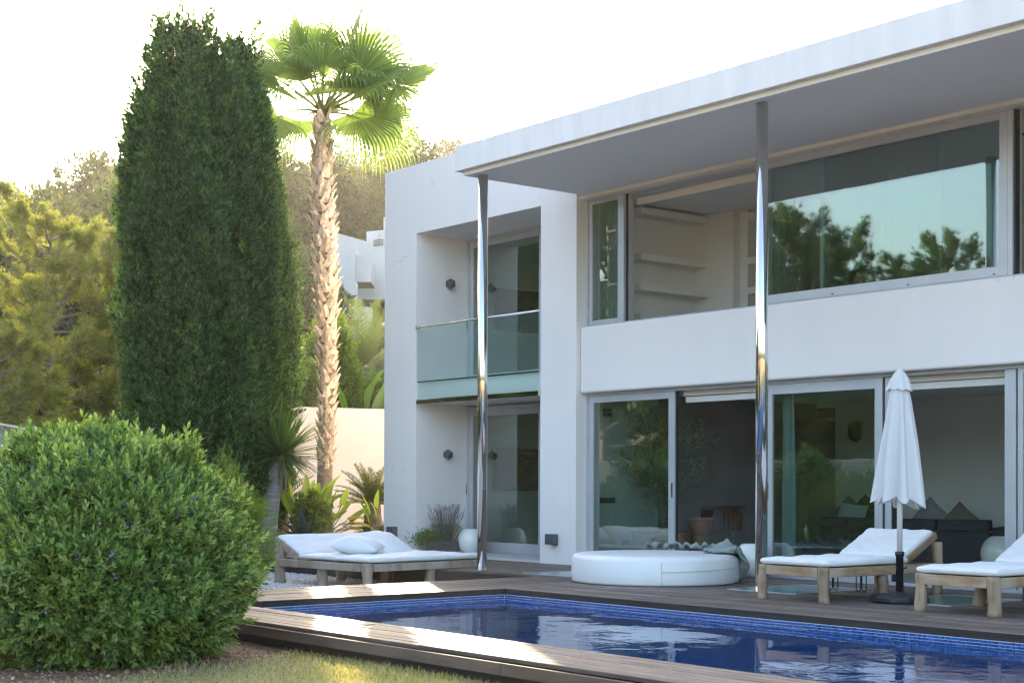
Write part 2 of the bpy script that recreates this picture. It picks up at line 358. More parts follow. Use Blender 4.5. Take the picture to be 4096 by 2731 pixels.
M['petiole'] = pm('petiole', (0.16, 0.20, 0.06), (0.24, 0.26, 0.09), 6, 0.5)
M['boot'] = pm('palm_leaf_base', (0.42, 0.29, 0.19), (0.74, 0.61, 0.49), 9, 0.85, 0.3, 60, objrand=0.3, stretch=(3, 3, 1))
M['palmbark'] = pm('palm_bark', (0.15, 0.10, 0.07), (0.30, 0.22, 0.16), 6, 0.9, 0.6, 24, stretch=(1, 1, 2.5))
M['dragon'] = leafmat('dragon_leaf', [(0.035, 0.085, 0.03), (0.06, 0.125, 0.04), (0.10, 0.17, 0.045)], 0.4, (2.4, 2.1, 0.4), 0.35, 0.6)
M['dragonbark'] = pm('dragon_bark', (0.17, 0.155, 0.145), (0.33, 0.31, 0.295), 5, 0.9, 0.5, 14, stretch=(0.6, 0.6, 6))
M['agave'] = leafmat('agave_leaf', [(0.045, 0.10, 0.065), (0.06, 0.12, 0.08)], 0.08, (1, 1, 1), 0.4)
M['strelitzia'] = leafmat('strelitzia_leaf', [(0.15, 0.24, 0.05), (0.23, 0.32, 0.07), (0.30, 0.38, 0.10)], 0.5, (1.7, 1.7, 0.5), 0.35, 0.5)
M['yellowleaf'] = leafmat('yellow_leaf', [(0.40, 0.30, 0.04), (0.46, 0.38, 0.07)], 0.4, (1.3, 1.2, 0.5))
M['banana'] = leafmat('banana_leaf', [(0.06, 0.14, 0.03), (0.11, 0.21, 0.045), (0.17, 0.27, 0.06)], 0.5, (1.7, 1.8, 0.5), 0.35, 0.5)
M['cycas'] = leafmat('cycas_frond', [(0.05, 0.075, 0.02), (0.085, 0.105, 0.028), (0.13, 0.13, 0.035)], 0.3, (1.6, 1.5, 0.5), 0.4)
M['date'] = leafmat('date_frond', [(0.09, 0.125, 0.05), (0.13, 0.165, 0.07)], 0.4, (1.5, 1.5, 0.7), 0.5)
M['olive'] = leafmat('olive_leaf', [(0.09, 0.12, 0.07), (0.17, 0.20, 0.13), (0.27, 0.30, 0.22)], 0.2, (1.1, 1.2, 0.8))
M['lavender'] = leafmat('lavender_stem', [(0.10, 0.13, 0.085), (0.15, 0.18, 0.12)], 0.2, (1, 1, 1))
M['lavflower'] = leafmat('lavender_flower', [(0.10, 0.08, 0.15), (0.15, 0.12, 0.20)], 0.2, (1, 1, 1))
M['bark'] = pm('bark', (0.075, 0.055, 0.042), (0.16, 0.125, 0.10), 7, 0.9, 0.6, 22, stretch=(1, 1, 0.3))
M['pinebark'] = pm('pine_bark', (0.16, 0.125, 0.10), (0.28, 0.23, 0.19), 6, 0.9, 0.5, 22, stretch=(1, 1, 0.3))
M['cone'] = pm('orange_cone', (0.42, 0.20, 0.06), (0.55, 0.30, 0.10), 40, 0.9, 0.6, 80)
M['grass'] = leafmat('grass_blade', [(0.50, 0.42, 0.22), (0.40, 0.36, 0.15), (0.24, 0.30, 0.08), (0.56, 0.47, 0.27), (0.32, 0.34, 0.11)], 0.35, (1.3, 1.3, 0.6), 0.7)
M['straw'] = leafmat('leaf_litter', [(0.26, 0.15, 0.085), (0.40, 0.29, 0.19), (0.17, 0.09, 0.055), (0.58, 0.50, 0.40)], 0.15, (1, 1, 1), 0.8)
M['pebble'] = leafmat('white_pebble', [(0.72, 0.71, 0.69), (0.80, 0.79, 0.77), (0.62, 0.60, 0.57), (0.76, 0.73, 0.69)], 0.0, (1, 1, 1), 0.8)
M['rubble'] = pm('gravel_bed', (0.50, 0.48, 0.45), (0.72, 0.70, 0.68), 45, 0.95, 0.9, 70)

def groundmat():
    mt, nt, p = newmat('ground'); L = nt.links.new; p.inputs['Roughness'].default_value = 0.95; p.inputs['Specular IOR Level'].default_value = 0.15
    tc = N(nt, 'ShaderNodeTexCoord')
    a = N(nt, 'ShaderNodeTexNoise'); a.inputs['Scale'].default_value = 9; a.inputs['Detail'].default_value = 8; L(tc.outputs['Object'], a.inputs[0])
    b = N(nt, 'ShaderNodeTexNoise'); b.inputs['Scale'].default_value = 0.9; b.inputs['Detail'].default_value = 4; L(tc.outputs['Object'], b.inputs[0])
    c1 = N(nt, 'ShaderNodeValToRGB'); c1.color_ramp.elements[0].color = (0.14, 0.07, 0.042, 1); c1.color_ramp.elements[1].color = (0.33, 0.20, 0.135, 1)
    c1.color_ramp.elements[0].position = 0.3; c1.color_ramp.elements[1].position = 0.72
    L(a.outputs[0], c1.inputs[0])
    c2 = N(nt, 'ShaderNodeValToRGB'); c2.color_ramp.elements[0].color = (0.30, 0.245, 0.12, 1); c2.color_ramp.elements[1].color = (0.50, 0.42, 0.24, 1)
    L(a.outputs[0], c2.inputs[0])
    sp = N(nt, 'ShaderNodeSeparateXYZ'); L(tc.outputs['Object'], sp.inputs[0])
    # lawn in front of the deck, bare earth elsewhere: straight distance past the line of the planting bed
    ma = N(nt, 'ShaderNodeMath', operation='MULTIPLY_ADD'); ma.inputs[1].default_value = 1.0; L(sp.outputs[0], ma.inputs[0])
    mb = N(nt, 'ShaderNodeMath', operation='MULTIPLY'); mb.inputs[1].default_value = 0.39; L(sp.outputs[1], mb.inputs[0]); L(mb.outputs[0], ma.inputs[2])
    mc = N(nt, 'ShaderNodeMath', operation='MULTIPLY_ADD'); mc.inputs[1].default_value = 1.6; L(b.outputs[0], mc.inputs[0]); L(ma.outputs[0], mc.inputs[2])
    mr = N(nt, 'ShaderNodeMapRange'); mr.inputs['From Min'].default_value = 3.3; mr.inputs['From Max'].default_value = 4.0; L(mc.outputs[0], mr.inputs[0])
    mx = N(nt, 'ShaderNodeMix', data_type='RGBA'); L(mr.outputs[0], mx.inputs[0]); L(c1.outputs[0], mx.inputs[6]); L(c2.outputs[0], mx.inputs[7])
    # dry scrub on the far slope
    c3 = N(nt, 'ShaderNodeValToRGB'); c3.color_ramp.elements[0].color = (0.05, 0.055, 0.022, 1); c3.color_ramp.elements[1].color = (0.16, 0.14, 0.07, 1)
    L(b.outputs[0], c3.inputs[0])
    mh = N(nt, 'ShaderNodeMapRange'); mh.inputs['From Min'].default_value = 1.0; mh.inputs['From Max'].default_value = 2.0; L(sp.outputs[2], mh.inputs[0])
    m2 = N(nt, 'ShaderNodeMix', data_type='RGBA'); L(mh.outputs[0], m2.inputs[0]); L(mx.outputs[2], m2.inputs[6]); L(c3.outputs[0], m2.inputs[7])
    L(m2.outputs[2], p.inputs[0])
    bp = N(nt, 'ShaderNodeBump'); bp.inputs['Strength'].default_value = 0.8; bp.inputs['Distance'].default_value = 0.03
    nb = N(nt, 'ShaderNodeTexNoise'); nb.inputs['Scale'].default_value = 38; nb.inputs['Detail'].default_value = 8; L(tc.outputs['Object'], nb.inputs[0])
    L(nb.outputs[0], bp.inputs['Height']); L(bp.outputs[0], p.inputs['Normal'])
    return mt
M['ground'] = groundmat()

def watermat():
    mt, nt, p = newmat('pool_water'); L = nt.links.new; nt.nodes.remove(p)
    tr = N(nt, 'ShaderNodeBsdfTransparent'); tr.inputs[0].default_value = (0.80, 0.90, 0.98, 1)
    gl = N(nt, 'ShaderNodeBsdfGlossy'); gl.inputs['Roughness'].default_value = 0.0; gl.inputs[0].default_value = (1, 1, 1, 1)
    fr = N(nt, 'ShaderNodeFresnel'); fr.inputs['IOR'].default_value = 1.333
    tc = N(nt, 'ShaderNodeTexCoord'); mp = N(nt, 'ShaderNodeMapping'); mp.inputs['Scale'].default_value = (1.0, 1.0, 1)
    L(tc.outputs['Object'], mp.inputs[0])
    a = N(nt, 'ShaderNodeTexNoise'); a.inputs['Scale'].default_value = 3.2; a.inputs['Detail'].default_value = 3; a.inputs['Distortion'].default_value = 0.4
    L(mp.outputs[0], a.inputs[0])
    # ripples come in patches
    b = N(nt, 'ShaderNodeTexNoise'); b.inputs['Scale'].default_value = 0.55; b.inputs['Detail'].default_value = 2; L(tc.outputs['Object'], b.inputs[0])
    mr = N(nt, 'ShaderNodeMapRange'); mr.inputs['From Min'].default_value = 0.45; mr.inputs['From Max'].default_value = 0.65; mr.inputs['To Min'].default_value = 0.10; mr.inputs['To Max'].default_value = 1.0
    L(b.outputs[0], mr.inputs[0])
    mu = N(nt, 'ShaderNodeMath', operation='MULTIPLY'); L(a.outputs[0], mu.inputs[0]); L(mr.outputs[0], mu.inputs[1])
    bp = N(nt, 'ShaderNodeBump'); bp.inputs['Strength'].default_value = 0.16; bp.inputs['Distance'].default_value = 0.06
    L(mu.outputs[0], bp.inputs['Height']); L(bp.outputs[0], gl.inputs['Normal']); L(bp.outputs[0], fr.inputs['Normal'])
    mx = N(nt, 'ShaderNodeMixShader'); L(fr.outputs[0], mx.inputs[0]); L(tr.outputs[0], mx.inputs[1]); L(gl.outputs[0], mx.inputs[2])
    L(mx.outputs[0], nt.nodes['Material Output'].inputs[0])
    return mt
M['water'] = watermat()

def mosaicmat():
    mt, nt, p = newmat('pool_mosaic'); L = nt.links.new; p.inputs['Roughness'].default_value = 0.3
    tc = N(nt, 'ShaderNodeTexCoord')
    br = N(nt, 'ShaderNodeTexBrick'); br.offset = 0.0; br.squash = 1.0
    br.inputs['Scale'].default_value = 1.0; br.inputs['Brick Width'].default_value = 0.025; br.inputs['Row Height'].default_value = 0.025
    br.inputs['Mortar Size'].default_value = 0.0016; br.inputs['Bias'].default_value = 0.0
    br.inputs['Color1'].default_value = (0.035, 0.23, 0.54, 1); br.inputs['Color2'].default_value = (0.08, 0.36, 0.72, 1); br.inputs['Mortar'].default_value = (0.24, 0.42, 0.6, 1)
    L(tc.outputs['Object'], br.inputs[0]); L(br.outputs[0], p.inputs[0])
    return mt
M['mosaic'] = mosaicmat()
M['grout'] = pm('pool_grout', (0.66, 0.72, 0.78), (0.74, 0.78, 0.82), 20, 0.8)
M['tile'] = pm('pool_tile', (0.02, 0.07, 0.26), (0.06, 0.16, 0.42), 30, 0.12, objrand=0.35, contrast=(0.42, 0.58), coat=0.3)

# ------------------------------------------------------------------ ground
PX0, PX1, PY0, PY1 = 3.15, 14.2, -7.2, -3.79       # pool
def sst(x, a, b):
    t = np.clip((x - a) / (b - a), 0, 1); return t * t * (3 - 2 * t)
def gh(x, y):
    x = np.asarray(x, float); y = np.asarray(y, float)
    s = (x - 16.226) * -0.78 + (y + 14.185) * 0.6257
    l = (x - 16.226) * 0.6257 + (y + 14.185) * 0.78
    z = -0.20 + 0.24 * sst(s, 24.5, 28.5) + 1.7 * sst(s, 31.2, 35)
    z = z - 0.16 * sst(x, 2.2, 1.2) * (1 - sst(s, 21, 26))
    hill = 23 * sst(s, 36, 185) + 0.055 * np.clip(s - 36, 0, 110)
    hill = hill * (0.95 + 0.10 * np.sin(l * 0.05 + 1.0))
    z = z + np.where(s > 36, hill, 0)
    z = z + 0.012 * np.sin(x * 2.1 + 1.3 * np.sin(y)) * np.cos(y * 1.7)
    return z
xs = np.unique(np.round(np.concatenate([np.arange(-420, -160, 26), np.arange(-160, -30, 5), np.arange(-30, 18, 0.6), np.arange(18, 420, 30), [PX0, PX1, -4.7, 13.9]]), 3))
ys = np.unique(np.round(np.concatenate([np.arange(-420, -30, 30), np.arange(-30, 16, 0.6), np.arange(16, 150, 5), np.arange(150, 420, 30), [PY0, PY1, 0.15, 7.9]]), 3))
gx, gy = np.meshgrid(xs, ys, indexing='ij'); gz = gh(gx, gy)
gv = np.stack([gx, gy, gz], -1).reshape(-1, 3); ny = len(ys)
ii, jj = np.meshgrid(np.arange(len(xs) - 1), np.arange(ny - 1), indexing='ij'); ii = ii.ravel(); jj = jj.ravel()
cx_ = (xs[ii] + xs[ii + 1]) / 2; cy_ = (ys[jj] + ys[jj + 1]) / 2
keep = ~((cx_ > PX0) & (cx_ < PX1) & (cy_ > PY0) & (cy_ < PY1)) & ~((cx_ > -4.7) & (cx_ < 13.9) & (cy_ > 0.15) & (cy_ < 7.9))
ii, jj = ii[keep], jj[keep]
gf = np.stack([ii * ny + jj, (ii + 1) * ny + jj, (ii + 1) * ny + jj + 1, ii * ny + jj + 1], 1)
tag(put('ground', smooth(fmesh('ground', gv, gf)), M['ground']), 'dry lawn and reddish garden earth rising to the wooded hill', None, None, 'structure')

# gravel bed under the daybed
gxs = np.arange(-7.0, 1.66, 0.12); gys = np.arange(-7.4, -2.10, 0.12)
ax, ay = np.meshgrid(gxs, gys, indexing='ij')
az = -0.25 + 0.010 * np.sin(ax * 3.1) * np.cos(ay * 2.7) + rng.normal(0, 0.004, ax.shape)
nv = len(gys); i2, j2 = np.meshgrid(np.arange(len(gxs) - 1), np.arange(nv - 1), indexing='ij'); i2 = i2.ravel(); j2 = j2.ravel()
gravel = tag(put('gravel_bed', smooth(fmesh('gravel_bed', np.stack([ax, ay, az], -1).reshape(-1, 3), np.stack([i2 * nv + j2, (i2 + 1) * nv + j2, (i2 + 1) * nv + j2 + 1, i2 * nv + j2 + 1], 1))), M['rubble']), 'bed of white gravel beside the deck', None, None, 'structure')
octv = np.array([[1, 0, 0], [0, 1, 0], [-1, 0, 0], [0, -1, 0], [0, 0, 1], [0, 0, -1]], float) * [1, 0.8, 0.6]
octf = np.array([[0, 1, 4], [1, 2, 4], [2, 3, 4], [3, 0, 4], [1, 0, 5], [2, 1, 5], [3, 2, 5], [0, 3, 5]])
n = 15000
P = np.stack([rng.uniform(-4.6, 1.62, n), rng.uniform(-6.4, -2.15, n), np.full(n, -0.243)], 1); P[:, 2] += rng.uniform(0, 0.012, n)
tag(put('gravel', fmesh('gravel', *scatter(octv, octf, P, rots(unit(n)), rng.uniform(0.008, 0.02, n))), M['pebble']), 'loose white gravel stones', None, None, 'stuff')

# ------------------------------------------------------------------ pool
pool = tag(bpy.data.objects.new('pool', None), 'blue mosaic swimming pool set into the timber deck', None, None, 'structure'); COL.objects.link(pool)
ZT = -0.066          # top of tile band
ZW = -0.128          # water level
b = MB(); b.quad((PX0, PY0, -1.5), (PX1, PY0, -1.5), (PX1, PY1, -1.5), (PX0, PY1, -1.5))
b.build('pool_floor', M['mosaic'], pool)
# walls, each in its own local plane so that the mosaic lies square on it
def poolwall(p0, ln, rz):
    q = MB().quad((0, 0, 0), (ln, 0, 0), (ln, 1.38, 0), (0, 1.38, 0))
    return q.build('pool_wall', M['mosaic'], pool, loc=(p0[0], p0[1], -1.5), rot=(PI / 2, 0, rz))
poolwall((PX0, PY1), PX1 - PX0, 0)
poolwall((PX0, PY0), PY1 - PY0, PI / 2)
poolwall((PX1, PY0), PX0 - PX1, 0)
poolwall((PX1, PY0), PY1 - PY0, PI / 2)
MB().box(PX0, PX1, PY1 + 0.004, PY1 + 0.06, -0.22, ZT).box(PX0 - 0.06, PX0 - 0.004, PY0, PY1, -0.22, ZT).box(PX0, PX1, PY0 - 0.06, PY0 - 0.004, -0.22, ZT).build('grout', M['grout'], pool)
tm = pmesh('tile', MB().box(-0.0097, 0.0097, -0.0045, 0.0045, -0.0097, 0.0097).V, MB().box(0, 1, 0, 1, 0, 1).F)
tbox = np.array(MB().box(-0.0097, 0.0097, -0.0045, 0.0045, -0.0097, 0.0097).V); tboxf = np.array(MB().box(0, 1, 0, 1, 0, 1).F)
rest = []
cnt = 0
for r in range(3):
    z = ZT - 0.0135 - r * 0.025
    for i in range(int((PX1 - PX0) / 0.025)):
        x = PX0 + 0.0125 + i * 0.025
        if 7.45 < x < 9.94:
            put('tile', tm, M['tile'], pool, (x, PY1, z)); cnt += 1
        else:
            rest.append(tbox + [x, PY1, z])
    for i in range(int((PY1 - PY0) / 0.025)):
        y = PY0 + 0.0125 + i * 0.025
        rest.append(tbox[:, [1, 0, 2]] + [PX0, y, z])
rv = np.concatenate(rest); rf = (tboxf[None] + (np.arange(len(rest)) * 8)[:, None, None]).reshape(-1, 4)
def islandtile():
    mt = leafmat('pool_tile_row', [(0.02, 0.07, 0.26), (0.05, 0.14, 0.40), (0.03, 0.10, 0.33), (0.07, 0.18, 0.45)], 0.0, (1, 1, 1), 0.12); return mt
tag(put('tile_row', fmesh('tile_row', rv, rf), islandtile(), pool), None, None, None, 'stuff')
MB().quad((PX0 - 0.003, PY0, ZW), (PX1, PY0, ZW), (PX1, PY1, ZW), (PX0 - 0.003, PY1, ZW)).build('pool_water', M['water'])
tag(bpy.data.objects['pool_water'], 'clear blue pool water mirroring the house', None, None, 'structure')
for (x, s_) in ((4.95, 1.0), (8.35, 1.0)):
    b = MB(); b.tube([(0.09 * math.cos(t), 0, 0.028 * math.sin(t)) for t in np.linspace(0, 2 * PI, 25)], 0.007, 6)
    b.build('pool_light', M['trim'], pool, True, loc=(x, PY1 - 0.006, -0.30))

# ------------------------------------------------------------------ deck
deck = tag(bpy.data.objects.new('deck', None), 'weathered brown timber deck around the pool', None, None, 'structure'); COL.objects.link(deck)
PW, GAP = 0.095, 0.010
plank_cache = {}
def plank(x, y, ln, rz=0.0, wd=PW):
    ln = round(ln, 2)
    key = (ln, wd)
    if key not in plank_cache:
        h, c = wd / 2, 0.004
        prof = [(-h, -0.028), (h, -0.028), (h, -c), (h - c, 0), (-h + c, 0), (-h, -c)]
        V = [(0, a, z) for a, z in prof] + [(ln - 0.004, a, z) for a, z in prof]
        F = [[i, (i + 1) % 6, 6 + (i + 1) % 6, 6 + i] for i in range(6)] + [[5, 4, 3, 2, 1, 0], [6, 7, 8, 9, 10, 11]]
        plank_cache[key] = pmesh('plank', V, F)
    return put('plank', plank_cache[key], M['deck'], deck, (x, y, random.uniform(-0.0025, 0.0015)), (random.uniform(-.01, .01), random.uniform(-.0008, .0008), rz + random.uniform(-.0012, .0012)))
PIT = (1.66, -2.13)
# main deck, boards parallel to the facade
y = PY1 + 0.012 + PW / 2
row = 0
while y < 0.22:
    x = -5.6 if y > PIT[1] + 0.02 else PX0 - 0.02
    first = True
    end = 13.9
    while x < end - 0.3:
        ln = random.choice([2.5, 3.0, 3.5]) if not first else random.choice([1.5, 2.0, 2.75])
        ln = min(ln, math.ceil((end - x) * 4) / 4)
        plank(x, y, ln); x += ln; first = False
    y += PW + GAP; row += 1
# strip between gravel and pool, boards towards the lawn
x = PX0 - 0.012 - PW / 2
while x > 1.64:
    yy = -7.98
    for ln in ((2.0, 2.5, 1.5) if random.random() < 0.5 else (3.0, 3.0)):
        plank(x, yy, min(ln, -2.12 - yy), PI / 2); yy += ln
        if yy > -2.2: break
    x -= PW + GAP
# strip along the lawn
y = PY0 - 0.012 - PW / 2
while y > -7.97:
    x = PX0 - 0.02; first = True
    while x < 14.0:
        ln = random.choice([2.5, 3.0, 3.5]) if not first else random.choice([1.25, 2.0, 2.75])
        plank(x, y, ln); x += ln; first = False
    y -= PW + GAP
# fascia boards along the lawn, joints where the photograph shows them
x = 1.60
for x1 in (4.1, 6.35, 8.42, 10.6, 12.9, 14.8):
    MB().box(0.002, x1 - x - 0.002, -0.018, 0.010, -0.082, 0).build('fascia_board', M['deckfascia'], deck, loc=(x, -8.0, -0.026), bevel=0.003); x = x1
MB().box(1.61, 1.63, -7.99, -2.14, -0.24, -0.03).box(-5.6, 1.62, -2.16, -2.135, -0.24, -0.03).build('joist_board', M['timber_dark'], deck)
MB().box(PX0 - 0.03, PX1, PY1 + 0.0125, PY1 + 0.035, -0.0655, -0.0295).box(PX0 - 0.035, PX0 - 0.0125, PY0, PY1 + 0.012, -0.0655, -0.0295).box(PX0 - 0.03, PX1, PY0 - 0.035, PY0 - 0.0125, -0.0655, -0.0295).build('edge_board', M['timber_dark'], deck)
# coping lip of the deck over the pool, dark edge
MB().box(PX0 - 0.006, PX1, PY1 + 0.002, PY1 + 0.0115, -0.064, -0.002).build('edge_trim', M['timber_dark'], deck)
MB().box(PX0 - 0.0115, PX0 - 0.002, PY0, PY1 + 0.0115, -0.064, -0.002).build('edge_trim', M['timber_dark'], deck)
# dark slab under the boards, its colour standing in for shade in the gaps
MB().box(-5.6, PX0 - 0.1, -2.13, 0.2, -0.2, -0.06).box(PX0 - 0.1, 13.9, PY1 + 0.065, 0.2, -0.2, -0.06).box(1.64, PX0 - 0.065, -7.9, -2.14, -0.21, -0.06).box(PX0 - 0.06, 14.5, -7.9, PY0 - 0.065, -0.19, -0.06).build('underdeck_shade', M['timber_dark'], deck)

# glass floor lights let into the deck
for (x0, x1, y0, y1, lab) in ((1.12, 2.05, -1.89, -1.0, 'green glass floor panel beside the round white daybed'),
                              (4.75, 5.74, -1.94, -0.70, 'green glass floor panel at the foot of the steel column'),
                              (6.76, 7.65, -1.95, -0.72, 'green glass floor panel behind the parasol base')):
    t = thing('floor_light', lab, 'floor panel', (x0, y0, 0.0), 0, 'glass panels in the deck')
    MB().box(0.02, x1 - x0 - 0.02, 0.02, y1 - y0 - 0.02, 0.001, 0.009).build('pane', M['panelglass'], t)
    w_, h_ = x1 - x0, y1 - y0
    MB().box(0, w_, 0, 0.0195, 0.001, 0.012).box(0, w_, h_ - 0.0195, h_, 0.001, 0.012).box(0, 0.0195, 0.02, h_ - 0.02, 0.001, 0.012).box(w_ - 0.0195, w_, 0.02, h_ - 0.02, 0.001, 0.012).build('rim', M['alu'], t)

# ------------------------------------------------------------------ villa
villa = thing('villa', 'white two storey villa with flat overhanging roof and large sliding windows', 'house')
XL, ZP = -4.9, 6.38          # left end, parapet top of the left block
RL, RR, RD, RZ = -3.98, -0.80, 1.08, 5.244     # recess
ZS, ZF, ZTOP, YD = 5.277, 5.335, 5.671, -2.17  # soffit, fascia bottom / top, slab front
WY = 0.25                    # window plane
b = MB()
b.box(XL, RL, 0, RD, -0.5, ZP)                 # left pier
b.box(RR, 0, 0, RD, -0.5, ZP)                  # right pier
b.box(RL, RR, 0, RD, RZ, ZP)                   # over the recess
b.box(XL, XL + 0.3, RD, 8, -0.5, ZP)           # left flank
b.box(XL + 0.3, 0, 7.7, 8, -0.5, ZP)           # back
b.box(-0.3, 0, RD, 7.7, -0.5, ZP)              # party wall to the living rooms
b.box(XL + 0.3, -0.3, RD, 7.7, 5.9, 6.2)       # roof
b.build('wall', M['stucco'], villa, bevel=0.006)
b = MB(); b.box(0.012, 13.9, 0.06, 0.42, 2.455, 3.40)
b.build('parapet_band', M['stucco'], villa, bevel=0.035, seg=4)
b = MB(); b.box(0, 13.9, 7.7, 8, -0.5, ZS - 0.003).box(13.6, 13.9, 0.06, 7.7, -0.5, ZS - 0.003).build('rear_wall', M['stucco'], villa)
# roof
b = MB(); b.box(0.0, 14.2, YD, 8.2, ZF, ZTOP).build('roof', M['fascia'], villa, bevel=0.006)
MB().box(0.09, 14.1, YD + 0.085, 8.1, ZS, ZF).build('soffit', M['soffit'], villa)
MB().box(0.088, 14.1, YD + 0.078, YD + 0.0845, ZS - 0.002, ZF - 0.012).build('drip_trim', M['trim'], villa)
MB().box(0.0, 13.6, 0.05, 0.20, ZS - 0.05, ZS - 0.001).build('head_trim', M['trim'], villa)
for xx in (1.9, 5.4, 8.9):   # joints in the roof fascia
    MB().box(xx, xx + 0.004, YD - 0.0012, YD + 0.01, ZF, ZTOP - 0.004).build('fascia_joint', M['soffit'], villa)
for xx in (2.45, 4.9, 7.35, 9.8):   # joints between the soffit boards
    MB().box(xx, xx + 0.005, YD + 0.1, 0.05, ZS - 0.0012, ZS + 0.01).build('soffit_joint', M['fascia'], villa)
# columns
for cx0 in (0.287, 5.225, 10.16):
    b = MB(); b.lathe([(0.066, 0.0), (0.066, ZS)], 40, cx0, -1.909)
    c = b.build('column', M['steel'], villa, True)
    MB().lathe([(0.095, 0.0), (0.095, 0.012), (0.067, 0.014)], 32, cx0, -1.909).build('base_plate', M['steel'], villa)

def frame(x0, x1, z0, z1, y, wd=0.07, dp=0.06, parent=None, pane=True, name='window', bot=None, handle=None, top=None, right=None):
    f = MB(); bt = bot or wd; tp = top or wd; rw = right or wd
    f.box(x0, x0 + wd, y - dp / 2, y + dp / 2, z0, z1).box(x1 - rw, x1, y - dp / 2, y + dp / 2, z0, z1)
    f.box(x0 + wd, x1 - rw, y - dp / 2, y + dp / 2, z0, z0 + bt).box(x0 + wd, x1 - rw, y - dp / 2, y + dp / 2, z1 - tp, z1)
    o = f.build(name, M['alu'], parent or villa, bevel=0.004)
    g = MB(); g.box(x0 + wd, x1 - rw, y - dp / 2 + 0.004, y - dp / 2 + 0.0055, z0 + bt, z1 - tp)
    g.box(x0 + wd, x0 + wd + 0.008, y - dp / 2 + 0.0058, y + dp / 2 - 0.004, z0 + bt, z1 - tp)
    if pane:
        MB().box(x0 + wd - 0.002, x1 - rw + 0.002, y - 0.003, y + 0.003, z0 + bt - 0.002, z1 - tp + 0.002).build('pane', M['glass'], o)
    if handle is not None:
        MB().box(handle - 0.016, handle + 0.016, y - dp / 2 - 0.003, y - dp / 2 - 0.0005, 0.98, 1.18).build('handle', M['lampgrey'], o)
        MB().box(handle - 0.006, handle + 0.006, y - dp / 2 - 0.006, y - dp / 2 - 0.0032, 1.06, 1.16).build('latch', M['black'], o)
    return o
# outer frames
b = MB(); b.box(-0.0, 13.6, WY - 0.06, WY + 0.14, 3.401, 3.43).box(0.0, 13.6, WY - 0.06, WY + 0.14, 5.225, 5.275)
b.box(0.0, 0.03, WY - 0.058, WY + 0.138, 3.43, 5.225); b.build('window_track', M['alu'], villa, bevel=0.003)
b = MB(); b.box(0.0, 13.6, WY - 0.06, WY + 0.14, 2.415, 2.454).box(0.0, 13.6, WY - 0.06, WY + 0.14, -0.01, 0.032)
b.box(0.0, 0.035, WY - 0.058, WY + 0.138, 0.032, 2.415); b.build('door_track', M['alu'], villa, bevel=0.003)
# upper floor
frame(0.035, 0.705, 3.432, 5.223, WY - 0.02, 0.062, 0.05)
MB().box(0.706, 0.765, WY - 0.045, WY + 0.13, 3.432, 5.223).build('mullion', M['alu'], villa, bevel=0.003)
MB().box(0.766, 0.785, WY + 0.0, WY + 0.03, 3.432, 5.223).build('gasket', M['black'], villa)
w1 = frame(3.30, 6.86, 3.432, 5.223, WY - 0.03, 0.10, 0.05, bot=0.11, top=0.085)
frame(3.34, 5.95, 3.432, 5.223, WY + 0.085, 0.05, 0.045)
frame(4.22, 6.84, 3.432, 5.223, WY + 0.03, 0.05, 0.045)
MB().box(6.862, 6.92, WY - 0.05, WY + 0.13, 3.432, 5.223).build('mullion', M['alu'], villa)
MB().box(6.921, 6.945, WY - 0.02, WY + 0.05, 3.432, 5.223).build('gasket', M['black'], villa)
for xx in (4.45, 5.55, 6.68): MB().box(xx, xx + 0.035, WY - 0.0565, WY - 0.0552, 3.452, 3.466).build('drain_slot', M['black'], w1)
frame(9.2, 12.6, 3.432, 5.223, WY - 0.03, 0.10, 0.05)
def roller(x0, x1, z, name='roller_blind'):
    o = MB().tube([(x0, WY + 0.19, z), (x1, WY + 0.19, z)], 0.035, 16).build(name, M['trim'], villa, True)
    MB().box(x0, x1, WY + 0.155, WY + 0.158, z - 0.085, z + 0.002).build('hem', M['trim'], o)
roller(0.82, 3.28, 5.16); roller(6.96, 9.1, 5.16)
# ground floor
frame(0.037, 1.775, 0.034, 2.413, WY - 0.02, 0.095, 0.05, name='sliding_door', handle=1.73, right=0.115, bot=0.12)
MB().box(1.777, 1.79, WY - 0.02, WY + 0.02, 0.034, 2.413).build('gasket', M['black'], villa)
frame(3.37, 5.19, 0.034, 2.413, WY - 0.02, 0.125, 0.05, name='sliding_door', handle=3.43, bot=0.14, right=0.105)
MB().box(5.192, 5.215, WY - 0.02, WY + 0.05, 0.034, 2.413).build('gasket', M['black'], villa)
MB().box(5.216, 5.30, WY - 0.02, WY + 0.12, 0.034, 2.413).build('mullion', M['alu'], villa, bevel=0.003)
MB().box(5.301, 5.315, WY - 0.0, WY + 0.12, 0.034, 2.413).build('gasket', M['black'], villa)
MB().box(6.82, 6.955, WY - 0.045, WY + 0.13, 0.034, 2.413).build('mullion', M['alu'], villa, bevel=0.003)
frame(6.98, 9.2, 0.034, 2.413, WY - 0.02, 0.06, 0.05, name='sliding_door')
frame(10.4, 13.4, 0.034, 2.413, WY - 0.02, 0.10, 0.05, name='sliding_door')
for (x0, x1) in ((1.80, 3.36), (5.315, 6.818)):
    o = MB().box(x0, x1, WY + 0.14, WY + 0.185, 2.262, 2.34).build('blind_cassette', M['pole'], villa, bevel=0.006)
    MB().box(x0, x1, WY + 0.10, WY + 0.1395, 2.35, 2.412).build('pelmet', M['trim'], o)
